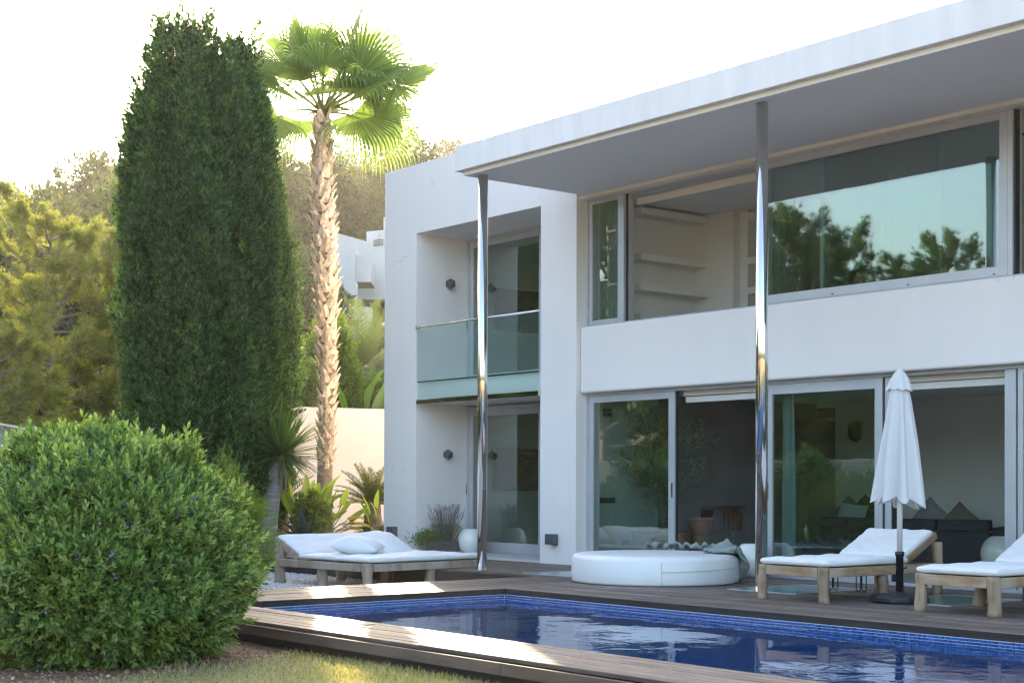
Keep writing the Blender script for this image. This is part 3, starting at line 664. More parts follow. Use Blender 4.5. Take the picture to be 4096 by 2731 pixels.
# recess: terrace step, balcony, doors
MB().box(RL + 0.001, RR - 0.001, 0.04, RD + 0.3, -0.3, 0.03).build('terrace_step', M['threshold'], villa)
MB().box(RL + 0.002, RR - 0.002, 0.03, RD + 0.1, 2.47, 2.80).build('balcony_slab', M['stucco'], villa)
bal = MB().box(RL + 0.075, RR, -0.022, -0.008, 2.53, 3.69).build('balcony_glass', M['rail_glass'], villa)
MB().tube([(RL + 0.05, -0.015, 3.705), (RR, -0.015, 3.705)], 0.018, 10).build('handrail', M['steel'], villa, True)
MB().box(RL + 0.03, RL + 0.085, -0.03, 0.03, 3.675, 3.735).build('rail_bracket', M['steel'], villa, bevel=0.004)
MB().box(RL + 0.06, RR, -0.035, 0.028, 2.455, 2.528).build('glass_channel', M['steel'], villa, bevel=0.003)
MB().box(RL + 0.075, RR, -0.026, -0.0225, 2.80, 2.822).build('glass_seam', M['steel'], villa)
for (z0, z1, h) in ((0.032, 2.43, True), (2.803, 5.242, False)):
    b = MB(); b.box(RL + 0.002, RL + 0.06, RD - 0.05, RD + 0.09, z0, z1).box(RL + 0.06, RR - 0.002, RD - 0.05, RD + 0.09, z1 - 0.05, z1)
    b.build('door_track', M['alu'], villa, bevel=0.003)
    frame(RL + 0.063, -2.0, z0 + 0.002, z1 - 0.052, RD - 0.01, 0.10, 0.05, name='sliding_door', bot=0.17, handle=None)
    d2 = frame(-2.12, RR - 0.01, z0 + 0.002, z1 - 0.052, RD + 0.05, 0.06, 0.045, name='sliding_door', bot=0.17)
    MB().box(RL + 0.014, RL + 0.034, RD - 0.056, RD - 0.051, z0 + 0.95, z0 + 1.12).build('handle', M['lampgrey'], d2)

# rooms
ri = MB()
ri.box(0.003, 13.6, WY + 0.14, 5.3, -0.12, 0.018)                   # ground floor
ri.build('room_floor', M['floor_in'], villa)
MB().box(0.003, 13.6, 0.425, 5.3, 2.47, 2.90).box(XL + 0.3, -0.3, RD + 0.1, 5.0, 2.47, 2.80).build('storey_slab', M['interior'], villa)
MB().box(0.003, 13.6, WY + 0.142, 5.3, 5.24, 5.2765).box(XL + 0.3, -0.3, RD + 0.1, 5.0, 5.3, 5.4).build('room_ceiling', M['interior'], villa)
MB().box(0.003, 0.02, 0.43, 1.62, 0.02, 2.469).build('side_wall', M['interior_grey'], villa)
b = MB()   # dark fireplace wall with its niche
b.box(0.003, 0.22, 1.621, 2.32, 0.02, 2.469).box(0.003, 0.22, 3.34, 5.0, 0.02, 2.469).box(0.003, 0.22, 2.32, 3.34, 0.02, 0.43).box(0.003, 0.22, 2.32, 3.34, 0.83, 2.469).box(0.003, 0.02, 2.32, 3.34, 0.43, 0.83)
b.build('fireplace_wall', M['interior_dark'], villa)
MB().box(0.221, 0.60, 5.0, 5.12, 2.19, 2.469).box(0.60, 13.6, 5.0, 5.12, 0.02, 2.469).build('back_wall', M['interior_grey'], villa)
MB().box(0.221, 0.60, 5.5, 5.55, 0.02, 2.19).box(0.60, 0.65, 5.12, 5.5, 0.02, 2.19).build('passage_wall', M['interior_dark'], villa)
MB().box(0.02, 13.6, 5.0, 5.12, 2.901, 5.239).build('back_wall', M['interior'], villa)
for (z, t) in ((5.10, 0.1), (4.43, 0.10), (3.985, 0.10), (3.545, 0.10)):
    MB().box(0.02, 0.30, 0.98, 2.40, z - 0.0, z + t - (0.0 if z < 5 else 0.0)).build('wall_shelf', M['interior'], villa)
    MB().box(0.95, 1.15, 2.55, 3.3, z, z + t).build('wall_shelf', M['interior'], villa)
MB().box(0.003, 0.02, 0.43, 2.40, 2.901, 5.239).box(0.003, 0.80, 2.401, 2.55, 2.901, 5.239).box(0.80, 0.95, 2.551, 3.4, 2.901, 5.239).build('side_wall', M['interior'], villa)
for (x, y) in ((2.1, 2.2), (4.4, 1.3), (6.3, 1.4)):
    MB().lathe([(0.05, 5.2375), (0.05, 5.2395)], 16, x, y).build('downlight', M['black'], villa)
MB().lathe([(0.05, 2.4665), (0.05, 2.4685)], 16, 4.6, 2.6).build('downlight', M['black'], villa)
# recess rooms
b = MB(); b.box(XL + 0.3, -0.3, 5.0, 5.1, 0.0, 5.4); b.build('back_wall', M['interior_grey'], villa)
MB().box(XL + 0.301, -0.301, RD + 0.15, 5.0, -0.1, 0.0).build('room_floor', M['floor_in'], villa)
MB().box(XL + 0.3, XL + 0.75, RD + 0.12, 5.0, 0.001, 2.469).box(XL + 0.3, XL + 0.75, RD + 0.12, 5.0, 2.801, 5.299).build('side_wall', M['interior'], villa)
# vent, sockets, wall speaker of the ground floor
v = MB().box(0.24, 0.60, 4.985, 4.999, 2.24, 2.40).build('air_vent', M['lampgrey'], villa)
for k in range(5): MB().box(0.25, 0.59, 4.972, 4.984, 2.252 + k * 0.03, 2.262 + k * 0.03).build('slat', M['black'], v)
s_ = MB().box(0.021, 0.027, 0.44, 0.74, 0.885, 0.965).build('switch_plate', M['black'], villa)
MB().box(0.0272, 0.030, 0.56, 0.62, 0.90, 0.95).build('switch', M['lampgrey'], s_)
MB().box(0.021, 0.027, 0.86, 1.12, 0.26, 0.34).build('socket_plate', M['black'], villa)
MB().box(0.021, 0.027, 1.22, 1.42, 0.26, 0.34).build('socket_plate', M['black'], villa)
MB().box(0.021, 0.10, 0.50, 0.60, 2.14, 2.25).build('wall_speaker', M['black'], villa)
sp = MB().tube([(1.05, 4.90, 1.86), (1.07, 4.90, 1.90), (1.06, 4.90, 2.12), (1.04, 4.90, 2.14)], [0.06, 0.10, 0.10, 0.05], 12).build('wall_speaker', M['black'], villa, True)
MB().box(1.03, 1.07, 4.93, 4.999, 2.12, 2.2).build('bracket', M['black'], sp)

# curtains
def curtain(x0, x1, z0, z1, y, folds, amp=0.045, parent=None):
    nx, nz = folds * 8, 10; V = []; F = []
    for j in range(nz + 1):
        t = j / nz
        for i in range(nx + 1):
            q = i / nx; ph = 2 * PI * folds * q
            V.append((x0 + (x1 - x0) * q + 0.012 * math.sin(ph * 0.5 + 3 * t), y + amp * math.sin(ph + 0.5 * math.sin(4 * t + q * 5)) * (0.6 + 0.4 * t) + 0.01 * math.sin(ph * 0.37), z0 + (z1 - z0) * (1 - t)))
    for j in range(nz):
        for i in range(nx):
            a = j * (nx + 1) + i; F.append([a, a + 1, a + nx + 2, a + nx + 1])
    return put('curtain', pmesh('curtain', V, F, True), M['curtain'], parent)
for (args, lab) in (((0.04, 0.66, 2.95, 5.22, WY + 0.24, 9), 'pale blue curtain behind the narrow upstairs window'),
                    ((4.30, 5.0, 2.95, 5.22, WY + 0.34, 8), 'pale curtain bunched behind the wide upstairs window'),
                    ((3.42, 3.62, 0.03, 2.40, WY + 0.24, 4), 'pale curtain bunched at the edge of the ground floor sliding door')):
    tag(curtain(*args), lab, 'curtain')

# wall lights on the villa
for (x, z, lab) in ((-4.56, 0.37, 'square charcoal wall light low on the pier beside the garden wall'), (-0.46, 0.36, 'square charcoal wall light low on the pier beside the round daybed')):
    t = thing('wall_light', lab, 'wall light', (x, 0, z))
    MB().box(-0.085, 0.085, -0.12, -0.012, -0.075, 0.075).build('lamp_body', M['lampgrey'], t, bevel=0.004)
    MB().box(-0.07, 0.07, -0.0115, -0.0005, -0.09, 0.06).build('back_plate', M['lampgrey'], t)
for (z, y, lab) in ((1.64, 0.60, 'cube wall lamp turned on its corner in the lower recess'), (4.47, 0.64, 'cube wall lamp turned on its corner above the balcony')):
    t = thing('cube_lamp', lab, 'wall light', (RL, y, z))
    MB().box(-0.056, 0.056, -0.056, 0.056, -0.056, 0.056).build('lamp_body', M['lampgrey'], t, loc=(0.085, 0, 0), rot=(0.62, 0.5, 0.3), bevel=0.004)
    MB().lathe([(0.04, 0.0), (0.04, 0.03)], 16).build('back_plate', M['lampgrey'], t, rot=(0, PI / 2, 0))

# television and console in the recess rooms
for (z, lab) in ((1.05, 'dark television on the wall of the ground floor recess room'), (3.80, 'dark television on the wall of the upstairs recess room')):
    t = thing('television', lab, 'television', (XL + 0.76, 2.35, z))
    MB().box(0.0, 0.05, -0.62, 0.62, 0, 0.72).build('screen', M['lampgrey'], t, bevel=0.006)
    MB().box(-0.009, -0.001, -0.15, 0.15, 0.2, 0.5).build('bracket', M['black'], t)
t = thing('console_table', 'low console table inside the ground floor recess room', 'table', (-3.3, 2.6, 0.0))
MB().box(-0.3, 1.2, -0.3, 0.3, 0.68, 0.73).build('table_top', M['interior_grey'], t)
for dx in (-0.25, 1.15): MB().box(dx - 0.03, dx + 0.03, -0.27, 0.27, 0, 0.679).build('leg', M['interior_grey'], t)

# ------------------------------------------------------------------ furniture
def soft(sx, sy, sz, n=24, p=2.4, q=0.5, wrinkle=0.0, seed=0):
    """cushion / mattress shaped closed mesh"""
    r = np.random.default_rng(seed); u = np.sin(np.linspace(-1, 1, n + 1) * PI / 2)
    U, Vv = np.meshgrid(u, u, indexing='ij')
    h = np.clip((1 - np.abs(U) ** p) * (1 - np.abs(Vv) ** p), 0, 1) ** q
    ph = r.uniform(0, 6, 8)
    wr = wrinkle * (np.sin(U * 7 + ph[0] + 2 * np.sin(Vv * 3 + ph[1])) * np.sin(Vv * 6 + ph[2]) + 0.6 * np.sin((U + Vv) * 11 + ph[3]) + 0.5 * np.sin((U * 1.4 - Vv) * 17 + ph[4])) * h
    pin = 1 - 0.06 * (1 - np.abs(U * Vv)) * (p < 4)
    X = U * sx / 2 * (pin if p < 4 else 1); Y = Vv * sy / 2 * (pin if p < 4 else 1)
    top = np.stack([X, Y, h * sz / 2 + wr], -1).reshape(-1, 3); bot = np.stack([X, Y, -h * sz / 2], -1).reshape(-1, 3)
    k = n + 1; i, j = np.meshgrid(np.arange(n), np.arange(n), indexing='ij'); i = i.ravel(); j = j.ravel()
    f = np.stack([i * k + j, (i + 1) * k + j, (i + 1) * k + j + 1, i * k + j + 1], 1)
    V, F = np.concatenate([top, bot]), np.concatenate([f, f[:, ::-1] + k * k])
    return smooth(fmesh('soft', V, F))

def piping(par, sx, sy):
    a, b_ = sx / 2 - 0.004, sy / 2 - 0.004; c = 0.03
    pts = [(-a + c, -b_, 0), (a - c, -b_, 0), (a, -b_ + c, 0), (a, b_ - c, 0), (a - c, b_, 0), (-a + c, b_, 0), (-a, b_ - c, 0), (-a, -b_ + c, 0), (-a + c, -b_, 0)]
    return MB().tube(pts, 0.006, 6, False).build('piping', M['fabric'], par, True)

def logleg(h, r, seed, lean=(0, 0)):
    rr = random.Random(seed); b = MB()
    k = 9; ph = rr.uniform(0, 6)
    prof = [(r * (1 + 0.07 * math.sin(i * 1.1 + ph) + rr.uniform(-.03, .03) + 0.10 * (i == 0)), h * i / (k - 1)) for i in range(k)]
    a1, a2 = rr.uniform(0, 6), rr.uniform(0, 6)
    b.lathe(prof, 18, 0, 0, lambda q, z: 1 + 0.07 * math.cos(2 * q + a1) + 0.04 * math.cos(3 * q + a2 + z * 5))
    b.V = [(x + lean[0] * (1 - z / h) + 0.012 * math.sin(z * 9 + ph), y + lean[1] * (1 - z / h), z) for x, y, z in b.V]
    return b

def lounger(loc, lab, seed):
    t = thing('sun_lounger', lab, 'sun lounger', loc, 0, 'teak sun loungers on the deck')
    W, L, Z = 0.87, 1.92, 0.345
    for k, (x, y, h) in enumerate(((0.05, 0.05, Z + 0.006), (W - 0.05, 0.05, Z + 0.006), (0.06, 0.98, Z - 0.09), (W - 0.06, 0.98, Z - 0.09), (0.05, L - 0.03, 0.56), (W - 0.05, L - 0.03, 0.56))):
        logleg(h, 0.056, seed * 10 + k, (random.uniform(-.02, .02), random.uniform(-.02, .02))).build('leg', M['teakleg'], t, True, loc=(x, y, 0))
    MB().box(0.105, W - 0.105, 0.012, 0.07, Z - 0.095, Z).build('end_rail', M['teakx'], t, bevel=0.006)
    for x in (0.012, W - 0.062): MB().box(x, x + 0.05, 0.10, L - 0.08, Z - 0.097, Z - 0.003).build('side_rail', M['teak'], t, bevel=0.006)
    MB().box(0.06, W - 0.06, 1.86, 1.91, Z - 0.09, Z - 0.01).build('end_rail', M['teakx'], t, bevel=0.006)
    for k in range(10): MB().box(0.064, W - 0.064, 0.10 + k * 0.115, 0.19 + k * 0.115, Z - 0.03, Z - 0.008).build('slat', M['teakx'], t)
    an = math.radians(27); ca, sa = math.cos(an), math.sin(an); hy = 1.27
    for x in (0.02, W - 0.07):
        o = MB().box(0, 0.05, 0, 0.64, -0.04, 0.04).build('back_rail', M['teak'], t, bevel=0.012); o.location = (x, hy + 0.0, Z + 0.0); o.rotation_euler = (an, 0, 0)
    o = MB().tube([(0.07, 0, 0), (W - 0.07, 0, 0)], 0.03, 10).build('back_bar', M['teakx'], t, True, loc=(0, hy + 0.57 * ca, Z + 0.57 * sa - 0.02))
    m1 = put('mattress', soft(W - 0.03, 1.31, 0.072, 36, 18, 0.25, 0.006, seed), M['fabric'], t, (W / 2, 0.04 + 0.645, Z + 0.042))
    m2 = put('back_cushion', soft(W - 0.05, 0.56, 0.072, 36, 18, 0.25, 0.005, seed + 5), M['fabric'], t)
    m2.location = (W / 2, hy + 0.03 + 0.27 * ca - 0.05 * sa, Z + 0.045 + 0.27 * sa + 0.03 * ca); m2.rotation_euler = (an, 0, 0)
    piping(m1, W - 0.03, 1.31); piping(m2, W - 0.05, 0.56)
    for (x, y) in ((0.30, 0.75), (0.66, 0.75)):
        for dx in (0, 0.07):
            MB().tube([(x + dx, y, 0.27), (x + dx, y, 0.12), (x + dx + 0.01, y, 0.085), (x + dx + 0.04, y, 0.075), (x + dx + 0.055, y, 0.10), (x + dx + 0.055, y, 0.27)], 0.006, 6).build('strap', M['plastic'], t, True)
    return t
lounger((5.83, -2.65, 0), 'teak sun lounger with white mattress standing by the middle steel column', 1)
lounger((7.73, -2.65, 0), 'teak sun lounger with white mattress beyond the folded parasol', 2)

# parasol
u = thing('parasol', 'closed white parasol on a dark round base between the loungers', 'parasol', (7.0, -1.87, 0))
b = MB(); b.lathe([(0.27, 0.0), (0.285, 0.012), (0.285, 0.055), (0.25, 0.075), (0.06, 0.10), (0.05, 0.11)], 10); b.build('base', M['plastic'], u, bevel=0.006)
MB().lathe([(0.037, 0.105), (0.037, 0.46), (0.046, 0.462), (0.046, 0.50), (0.028, 0.502)], 20).build('sleeve', M['plastic'], u, True)
MB().tube([(0.036, 0, 0.34), (0.075, 0, 0.34), (0.08, 0.0, 0.365)], 0.008, 8).build('clamp_knob', M['plastic'], u, True)
MB().lathe([(0.027, 0.48), (0.027, 2.25)], 20).build('pole', M['pole'], u, True)
def fold(prof, n, amp, hem=0.0, seed=1):
    rr = random.Random(seed); ph = [rr.uniform(-.5, .5) for _ in range(8)]
    b = MB(); cnt = 112; k = len(prof)
    for r, z in prof:
        f = (prof[0][1] - z) / (prof[0][1] - prof[-1][1])
        for j in range(cnt):
            q = 2 * PI * j / cnt
            c = math.cos(n * q + 0.7 * math.sin(q * 2 + ph[0]) + 0.5 * f)
            rr_ = r * (1 + amp * f ** 0.5 * (c if c > 0 else 0.8 * c) + 0.10 * f * math.cos(2 * q + ph[1]) + 0.09 * f * math.sin(3 * q + ph[2] + f * 3))
            zz = z - hem * f ** 6 * (0.6 * c + 0.8 * math.sin(q + ph[3]))
            b.V.append((rr_ * math.cos(q), rr_ * math.sin(q), zz))
    for i in range(k - 1):
        for j in range(cnt):
            b.F.append([i * cnt + j, (i + 1) * cnt + j, (i + 1) * cnt + (j + 1) % cnt, i * cnt + (j + 1) % cnt])
    return b
zz = np.linspace(2.24, 0.98, 26); rp = np.interp(zz, [0.98, 1.2, 1.6, 2.05, 2.24], [0.205, 0.185, 0.145, 0.09, 0.035])
fold(list(zip(rp, zz)), 8, 0.30, 0.05, 3).build('canopy', M['umbrella'], u, True)
zz2 = np.linspace(2.285, 2.09, 10); rp2 = np.interp(zz2, [2.09, 2.2, 2.27, 2.285], [0.118, 0.085, 0.05, 0.03])
fold(list(zip(rp2, zz2)), 8, 0.12, 0.012, 5).build('vent_cap', M['umbrella'], u, True)
MB().lathe([(0.033, 2.283), (0.033, 2.292), (0.012, 2.30)], 16).build('finial', M['pole'], u, True)

# round daybed
rb = thing('round_daybed', 'low round white vinyl daybed on the deck', 'daybed', (3.25, -1.58, 0))
R0, HB = 1.005, 0.335
prof = [(0.97, 0.004), (0.985, 0.012), (0.99, 0.03), (0.992, 0.15)]
MB().lathe([(0.96, 0.003), (0.985, 0.010), (0.992, 0.03), (0.997, 0.10), (0.996, HB - 0.06), (0.985, HB - 0.028), (0.955, HB - 0.006), (0.90, HB + 0.002), (0.6, HB + 0.006), (0.2, HB + 0.008), (0.05, HB + 0.008)], 120, 0, 0,
           lambda q, z: 1 + 0.004 * math.sin(5 * q + z * 8) + 0.003 * math.sin(11 * q)).build('cushion', M['vinyl'], rb, True)
def arcseam(a0, a1, z0, z1):
    return [(R0 * 0.9985 * math.cos(a), R0 * 0.9985 * math.sin(a), z0 + (z1 - z0) * k / 30) for k, a in enumerate(np.linspace(a0, a1, 31))]
A0 = math.radians(-40)
MB().tube(arcseam(A0, math.radians(48), 0.165, 0.20), 0.0035, 6).build('seam', M['cushion_pale'], rb, True)
MB().tube([(R0 * 0.9985 * math.cos(A0), R0 * 0.9985 * math.sin(A0), z) for z in np.linspace(0.02, HB - 0.05, 8)], 0.003, 6).build('seam', M['cushion_pale'], rb, True)
# throw
tw = thing('throw_blanket', 'sage green throw with pompoms draped over the round daybed', 'blanket', (3.25, -1.58, 0))
na, nr = 90, 26; V = []
for i in range(na + 1):
    f = i / na; a = math.radians(18 + 124 * f)
    inner = 0.80 - 0.18 * math.sin(f * 5 + 0.5) + 0.05 * math.sin(f * 23)
    drop = 0.34 * max(0.0, 1 - abs(f - 0.22) / 0.14) ** 0.7 if f < 0.36 else 0.0
    if f < 0.08: inner = 0.97
    for j in range(nr + 1):
        g = j / nr
        ln = (1.02 - inner) + drop; d_ = g * ln
        if d_ < 1.02 - inner: r = inner + d_; z = HB + 0.015
        else: r = 1.02 + 0.05 * (d_ - (1.02 - inner)) + 0.012 * math.sin(f * 60); z = HB + 0.012 - (d_ - (1.02 - inner))
        wv = 1.9 * (0.022 * math.sin(f * 34 + 3 * math.sin(g * 4)) * (0.4 + g) + 0.018 * math.sin(f * 71 + g * 6) + 0.035 * math.exp(-((f - 0.45) / 0.05) ** 2) * g + 0.05 * math.exp(-((f - 0.30) / 0.06) ** 2) * math.sin(PI * min(1, g * 1.6)))
        if z > HB: z += abs(wv)
        else: r += wv * 0.9; z = max(z, 0.012)
        V.append((r * math.cos(a), r * math.sin(a), z))
F = [[i * (nr + 1) + j, (i + 1) * (nr + 1) + j, (i + 1) * (nr + 1) + j + 1, i * (nr + 1) + j + 1] for i in range(na) for j in range(nr)]
cl = put('cloth', pmesh('cloth', V, F, True), M['throw'], tw)
sd = cl.modifiers.new('thick', 'SOLIDIFY'); sd.thickness = 0.008
def pompom(seed):
    r = np.random.default_rng(seed); n = 260; d = r.normal(size=(n, 3)); d /= np.linalg.norm(d, axis=1, keepdims=True)
    tv = np.array([[-0.004, 0, 0], [0.004, 0, 0], [0, 0, 1.0]]) * [1.3, 1, 0.05]
    V, F = scatter(tv, np.array([[0, 1, 2]]), np.zeros((n, 3)), rots(d), r.uniform(0.85, 1.1, n)); return fmesh('pompom', V, F)
pmm = [pompom(1), pompom(2)]
for k, f in enumerate((0.995, 0.93, 0.86, 0.83, 0.75, 0.60, 0.555, 0.52, 0.49, 0.40, 0.36, 0.29, 0.16)):
    i = int(f * na); v = V[i * (nr + 1)]
    put('pompom', pmm[k % 2], M['pompom'], tw, (v[0] * 0.985 - 0.0, v[1] * 0.985, HB + 0.045 if f > 0.2 else HB - 0.02), (k, k * 2, 0))

# ball stools and planter
def ballstool(loc, r, h, lab, name='ball_stool'):
    t = thing(name, lab, 'stool', loc, 0, 'white ceramic ball stools')
    prof = []
    for k in range(22):
        a = -1.12 + 2.24 * k / 21
        prof.append((r * math.cos(a) ** 0.9, h / 2 + h / 2 * math.sin(a) / math.sin(1.12)))
    MB().lathe(prof, 48).build('body', M['ceramic'], t, True)
    MB().tube([(prof[-2][0] * 0.99 * math.cos(a), prof[-2][0] * 0.99 * math.sin(a), prof[-2][1]) for a in np.linspace(0, 2 * PI, 49)], 0.004, 6).build('rim', M['ceramic'], t, True)
    return t
ballstool((-3.30, 0.62, 0.031), 0.215, 0.40, 'white ceramic ball stool beside the lavender planter')
ballstool((3.36, -0.02, 0.0), 0.22, 0.42, 'white ceramic ball stool behind the round daybed')
ballstool((4.72, 3.35, 0.02), 0.27, 0.47, 'cream ceramic ball stool beside the dark sofa')

pl = thing('lavender_planter', 'dark wicker box planted with lavender and bushy herbs beside the ball stool', 'planter', (-3.62, 0.28, 0.031), 0.9)
b = MB(); b.box(-0.26, 0.26, -0.15, 0.15, 0, 0.20); b.V = [(x * (1 + 0.25 * z), y * (1 + 0.25 * z), z) for x, y, z in b.V]
b.build('basket', M['wicker'], pl, bevel=0.01)
MB().box(0.0, 0.10, -0.1585, -0.1565, 0.12, 0.15).build('handle_slot', M['black'], pl)
b = MB()
for k in range(7): b.box(-0.265 - k * 0.002, 0.265 + k * 0.002, -0.155 - k * 0.0012, 0.155 + k * 0.0012, 0.012 + k * 0.027, 0.022 + k * 0.027)
b.build('weave', M['wicker'], pl)
def lavender(parent, cx, cy, z0, n, h, spread, seed):
    r = np.random.default_rng(seed); sv, sf, fv, ff = [], [], [], []
    bs = 0; bf = 0
    st, fl = MB(), []
    for i in range(n):
        a = r.uniform(0, 2 * PI); rr = spread * math.sqrt(r.uniform()); hh = h * r.uniform(0.6, 1.0)
        p0 = Vector((cx + 0.35 * rr * math.cos(a), cy + 0.35 * rr * math.sin(a), z0)); p2 = Vector((cx + rr * math.cos(a), cy + rr * math.sin(a), z0 + hh))
        pm_ = (p0 + p2) / 2 + Vector((0, 0, 0.05 * hh))
        st.tube([p0, pm_, p2], [0.0025, 0.002, 0.0015], 3, False); d = (p2 - pm_).normalized()
        for q in range(7): fl.append((p2 - d * (q * 0.012), q))
    st.build('stem', M['lavender'], parent)
    P = np.array([tuple(p) for p, q in fl]); P += r.normal(0, 0.003, P.shape)
    V, F = scatter(octv, octf, P, rots(unit(len(P))), r.uniform(0.005, 0.009, len(P)))
    put('blossom', fmesh('blossom', V, F), M['lavflower'], parent)
    nn = n * 9; a = r.uniform(0, 2 * PI, nn); rr = spread * 0.8 * np.sqrt(r.uniform(size=nn))
    P = np.stack([cx + rr * np.cos(a), cy + rr * np.sin(a), z0 + r.uniform(-0.02, h * 0.42, nn)], 1)
    d = np.stack([0.5 * np.cos(a), 0.5 * np.sin(a), np.ones(nn)], 1) + r.normal(0, 0.35, (nn, 3))
    tv = np.array([[-0.06, 0, 0.2], [0, 0, 0], [0.06, 0, 0.2], [0, 0, 1.0]]) * [0.8, 1, 1]
    V, F = scatter(tv, np.array([[0, 1, 2, 3]]), P, rots(d), r.uniform(0.04, 0.09, nn)); put('foliage', fmesh('foliage', V, F), M['lavender'], parent)
lavender(pl, 0.06, 0, 0.19, 150, 0.62, 0.32, 11)
n = 2600; a = rng.uniform(0, 2 * PI, n); rr = np.abs(rng.normal(0, 0.11, n))
P = np.stack([-0.24 + rr * np.cos(a) * 1.3, rr * np.sin(a), 0.26 + rng.normal(0, 0.055, n) - rr * 0.2], 1)
lf = np.array([[0, 0, 0], [-0.35, 0.1, 0.5], [0, 0, 1], [0.35, 0.1, 0.5]])
V, F = scatter(lf, np.array([[0, 1, 2, 3]]), P, rots(unit(n) + [0, 0, 0.8]), rng.uniform(0.02, 0.038, n)); put('herb_foliage', fmesh('herb_foliage', V, F), M['bush'], pl)

# square daybed on the gravel
db = thing('square_daybed', 'wide weathered teak daybed with white mattress on the gravel', 'daybed', (-1.44, -2.38, -0.25), math.radians(5))
HX, HY, ZR = 1.03, 1.05, 0.355
for k, (x, y, h) in enumerate(((HX - 0.05, -HY + 0.05, ZR + 0.005), (HX - 0.05, HY - 0.05, ZR + 0.005), (-HX + 0.05, -HY + 0.05, 0.56), (-HX + 0.05, HY - 0.05, 0.56), (0.0, -HY + 0.06, ZR - 0.09), (HX - 0.06, 0.1, ZR - 0.09), (0.0, HY - 0.06, ZR - 0.09), (0.05, 0.05, ZR - 0.09), (-0.9, 0.0, ZR - 0.09))):
    logleg(h, 0.075, 90 + k).build('leg', M['teakgrey'], db, True, loc=(x, y, 0))
for sy in (-1, 1): MB().box(-HX + 0.11, HX - 0.12, sy * HY - 0.035, sy * HY + 0.03, ZR - 0.105, ZR - 0.004).build('side_rail', M['teakgrey'], db, bevel=0.008, rot=(0, 0, 0))
MB().box(HX - 0.03, HX + 0.03, -HY + 0.12, HY - 0.12, ZR - 0.105, ZR - 0.004).build('end_rail', M['teakgrey'], db, bevel=0.008)
for k in range(11): MB().box(-HX + 0.1 + k * 0.175, -HX + 0.2 + k * 0.175, -HY + 0.04, HY - 0.04, ZR - 0.045, ZR - 0.012).build('slat', M['teakgrey'], db)
an = math.radians(24); hx = -0.52
for sy in (-1, 1):
    o = MB().box(-0.60, 0, -0.025, 0.025, -0.045, 0.045).build('back_rail', M['teakgrey'], db, bevel=0.01); o.location = (hx, sy * (HY - 0.03), ZR + 0.02); o.rotation_euler = (0, an, 0)
mq = put('mattress', soft(1.60, 2.06, 0.08, 40, 18, 0.25, 0.007, 21), M['fabric'], db, (0.235, 0, ZR + 0.045))
piping(mq, 1.60, 2.06)
o = put('back_cushion', soft(0.60, 2.04, 0.09, 34, 12, 0.4, 0.004, 22), M['fabric'], db); o.location = (hx - 0.29 * math.cos(an) + 0.03, 0, ZR + 0.07 + 0.29 * math.sin(an)); o.rotation_euler = (0, an, 0)
for (x, y) in ((0.35, 0.35), (0.35, 0.43), (0.8, 0.95), (0.45, -0.2)):
    MB().tube([(x, y, 0.27), (x, y, 0.06), (x, y + 0.02, 0.035), (x, y + 0.05, 0.035), (x, y + 0.06, 0.06), (x, y + 0.06, 0.27)], 0.006, 6).build('strap', M['plastic'], db, True)
def world_on(o, p): return o.matrix_basis @ Vector(p)
p1 = world_on(db, (0.0, -0.40, ZR + 0.19)); p2 = world_on(db, (-0.26, 0.25, ZR + 0.19))
tag(put('pillow', soft(0.66, 0.60, 0.27, 30, 2.2, 0.5, 0.006, 31), M['fabric'], None, p1, (0.06, 0.10, 0.75)), 'plump white pillow lying flat on the square daybed mattress', 'pillow')
tag(put('pillow', soft(0.70, 0.62, 0.24, 30, 2.2, 0.5, 0.006, 32), M['fabric'], None, p2, (0.10, 0.42, 0.35)), 'white pillow leaning on the back cushion of the square daybed', 'pillow')

# ------------------------------------------------------------------ inside the ground floor
sf_ = thing('sofa', 'dark charcoal curved sofa seen from behind through the open door', 'sofa', (0, 0, 0.02))
def arcbody(c, r0, r1, a0, a1, z0, z1, nm, par, bev=0.05):
    n = 24; b = MB(); A = np.linspace(a0, a1, n + 1)
    for a in A:
        for (r, z) in ((r0, z0), (r1, z0), (r1, z1), (r0, z1)): b.V.append((c[0] + r * math.cos(a), c[1] + r * math.sin(a), z))
    for i in range(n):
        for j in range(4): b.F.append([i * 4 + j, i * 4 + (j + 1) % 4, (i + 1) * 4 + (j + 1) % 4, (i + 1) * 4 + j])
    b.F.append([3, 2, 1, 0]); b.F.append([n * 4 + k for k in range(4)])
    return b.build(nm, M['sofa'], par, False, bevel=bev, seg=4)
SC = (2.6, 7.6)
arcbody(SC, 4.0, 4.2, math.radians(-108), math.radians(-66.5), 0.0, 0.50, 'back_frame', sf_, 0.03)
arcbody(SC, 3.2, 3.98, math.radians(-107), math.radians(-68), 0.08, 0.42, 'seat', sf_)
for k in range(4):
    a = math.radians(-107.5 + k * 10.3); arcbody(SC, 3.93, 4.18, a, a + math.radians(10.0), 0.505, 0.665, 'back_cushion', sf_, 0.06)
arcbody(SC, 3.3, 4.1, math.radians(-66.3), math.radians(-63.5), 0.0, 0.56, 'arm', sf_, 0.04)
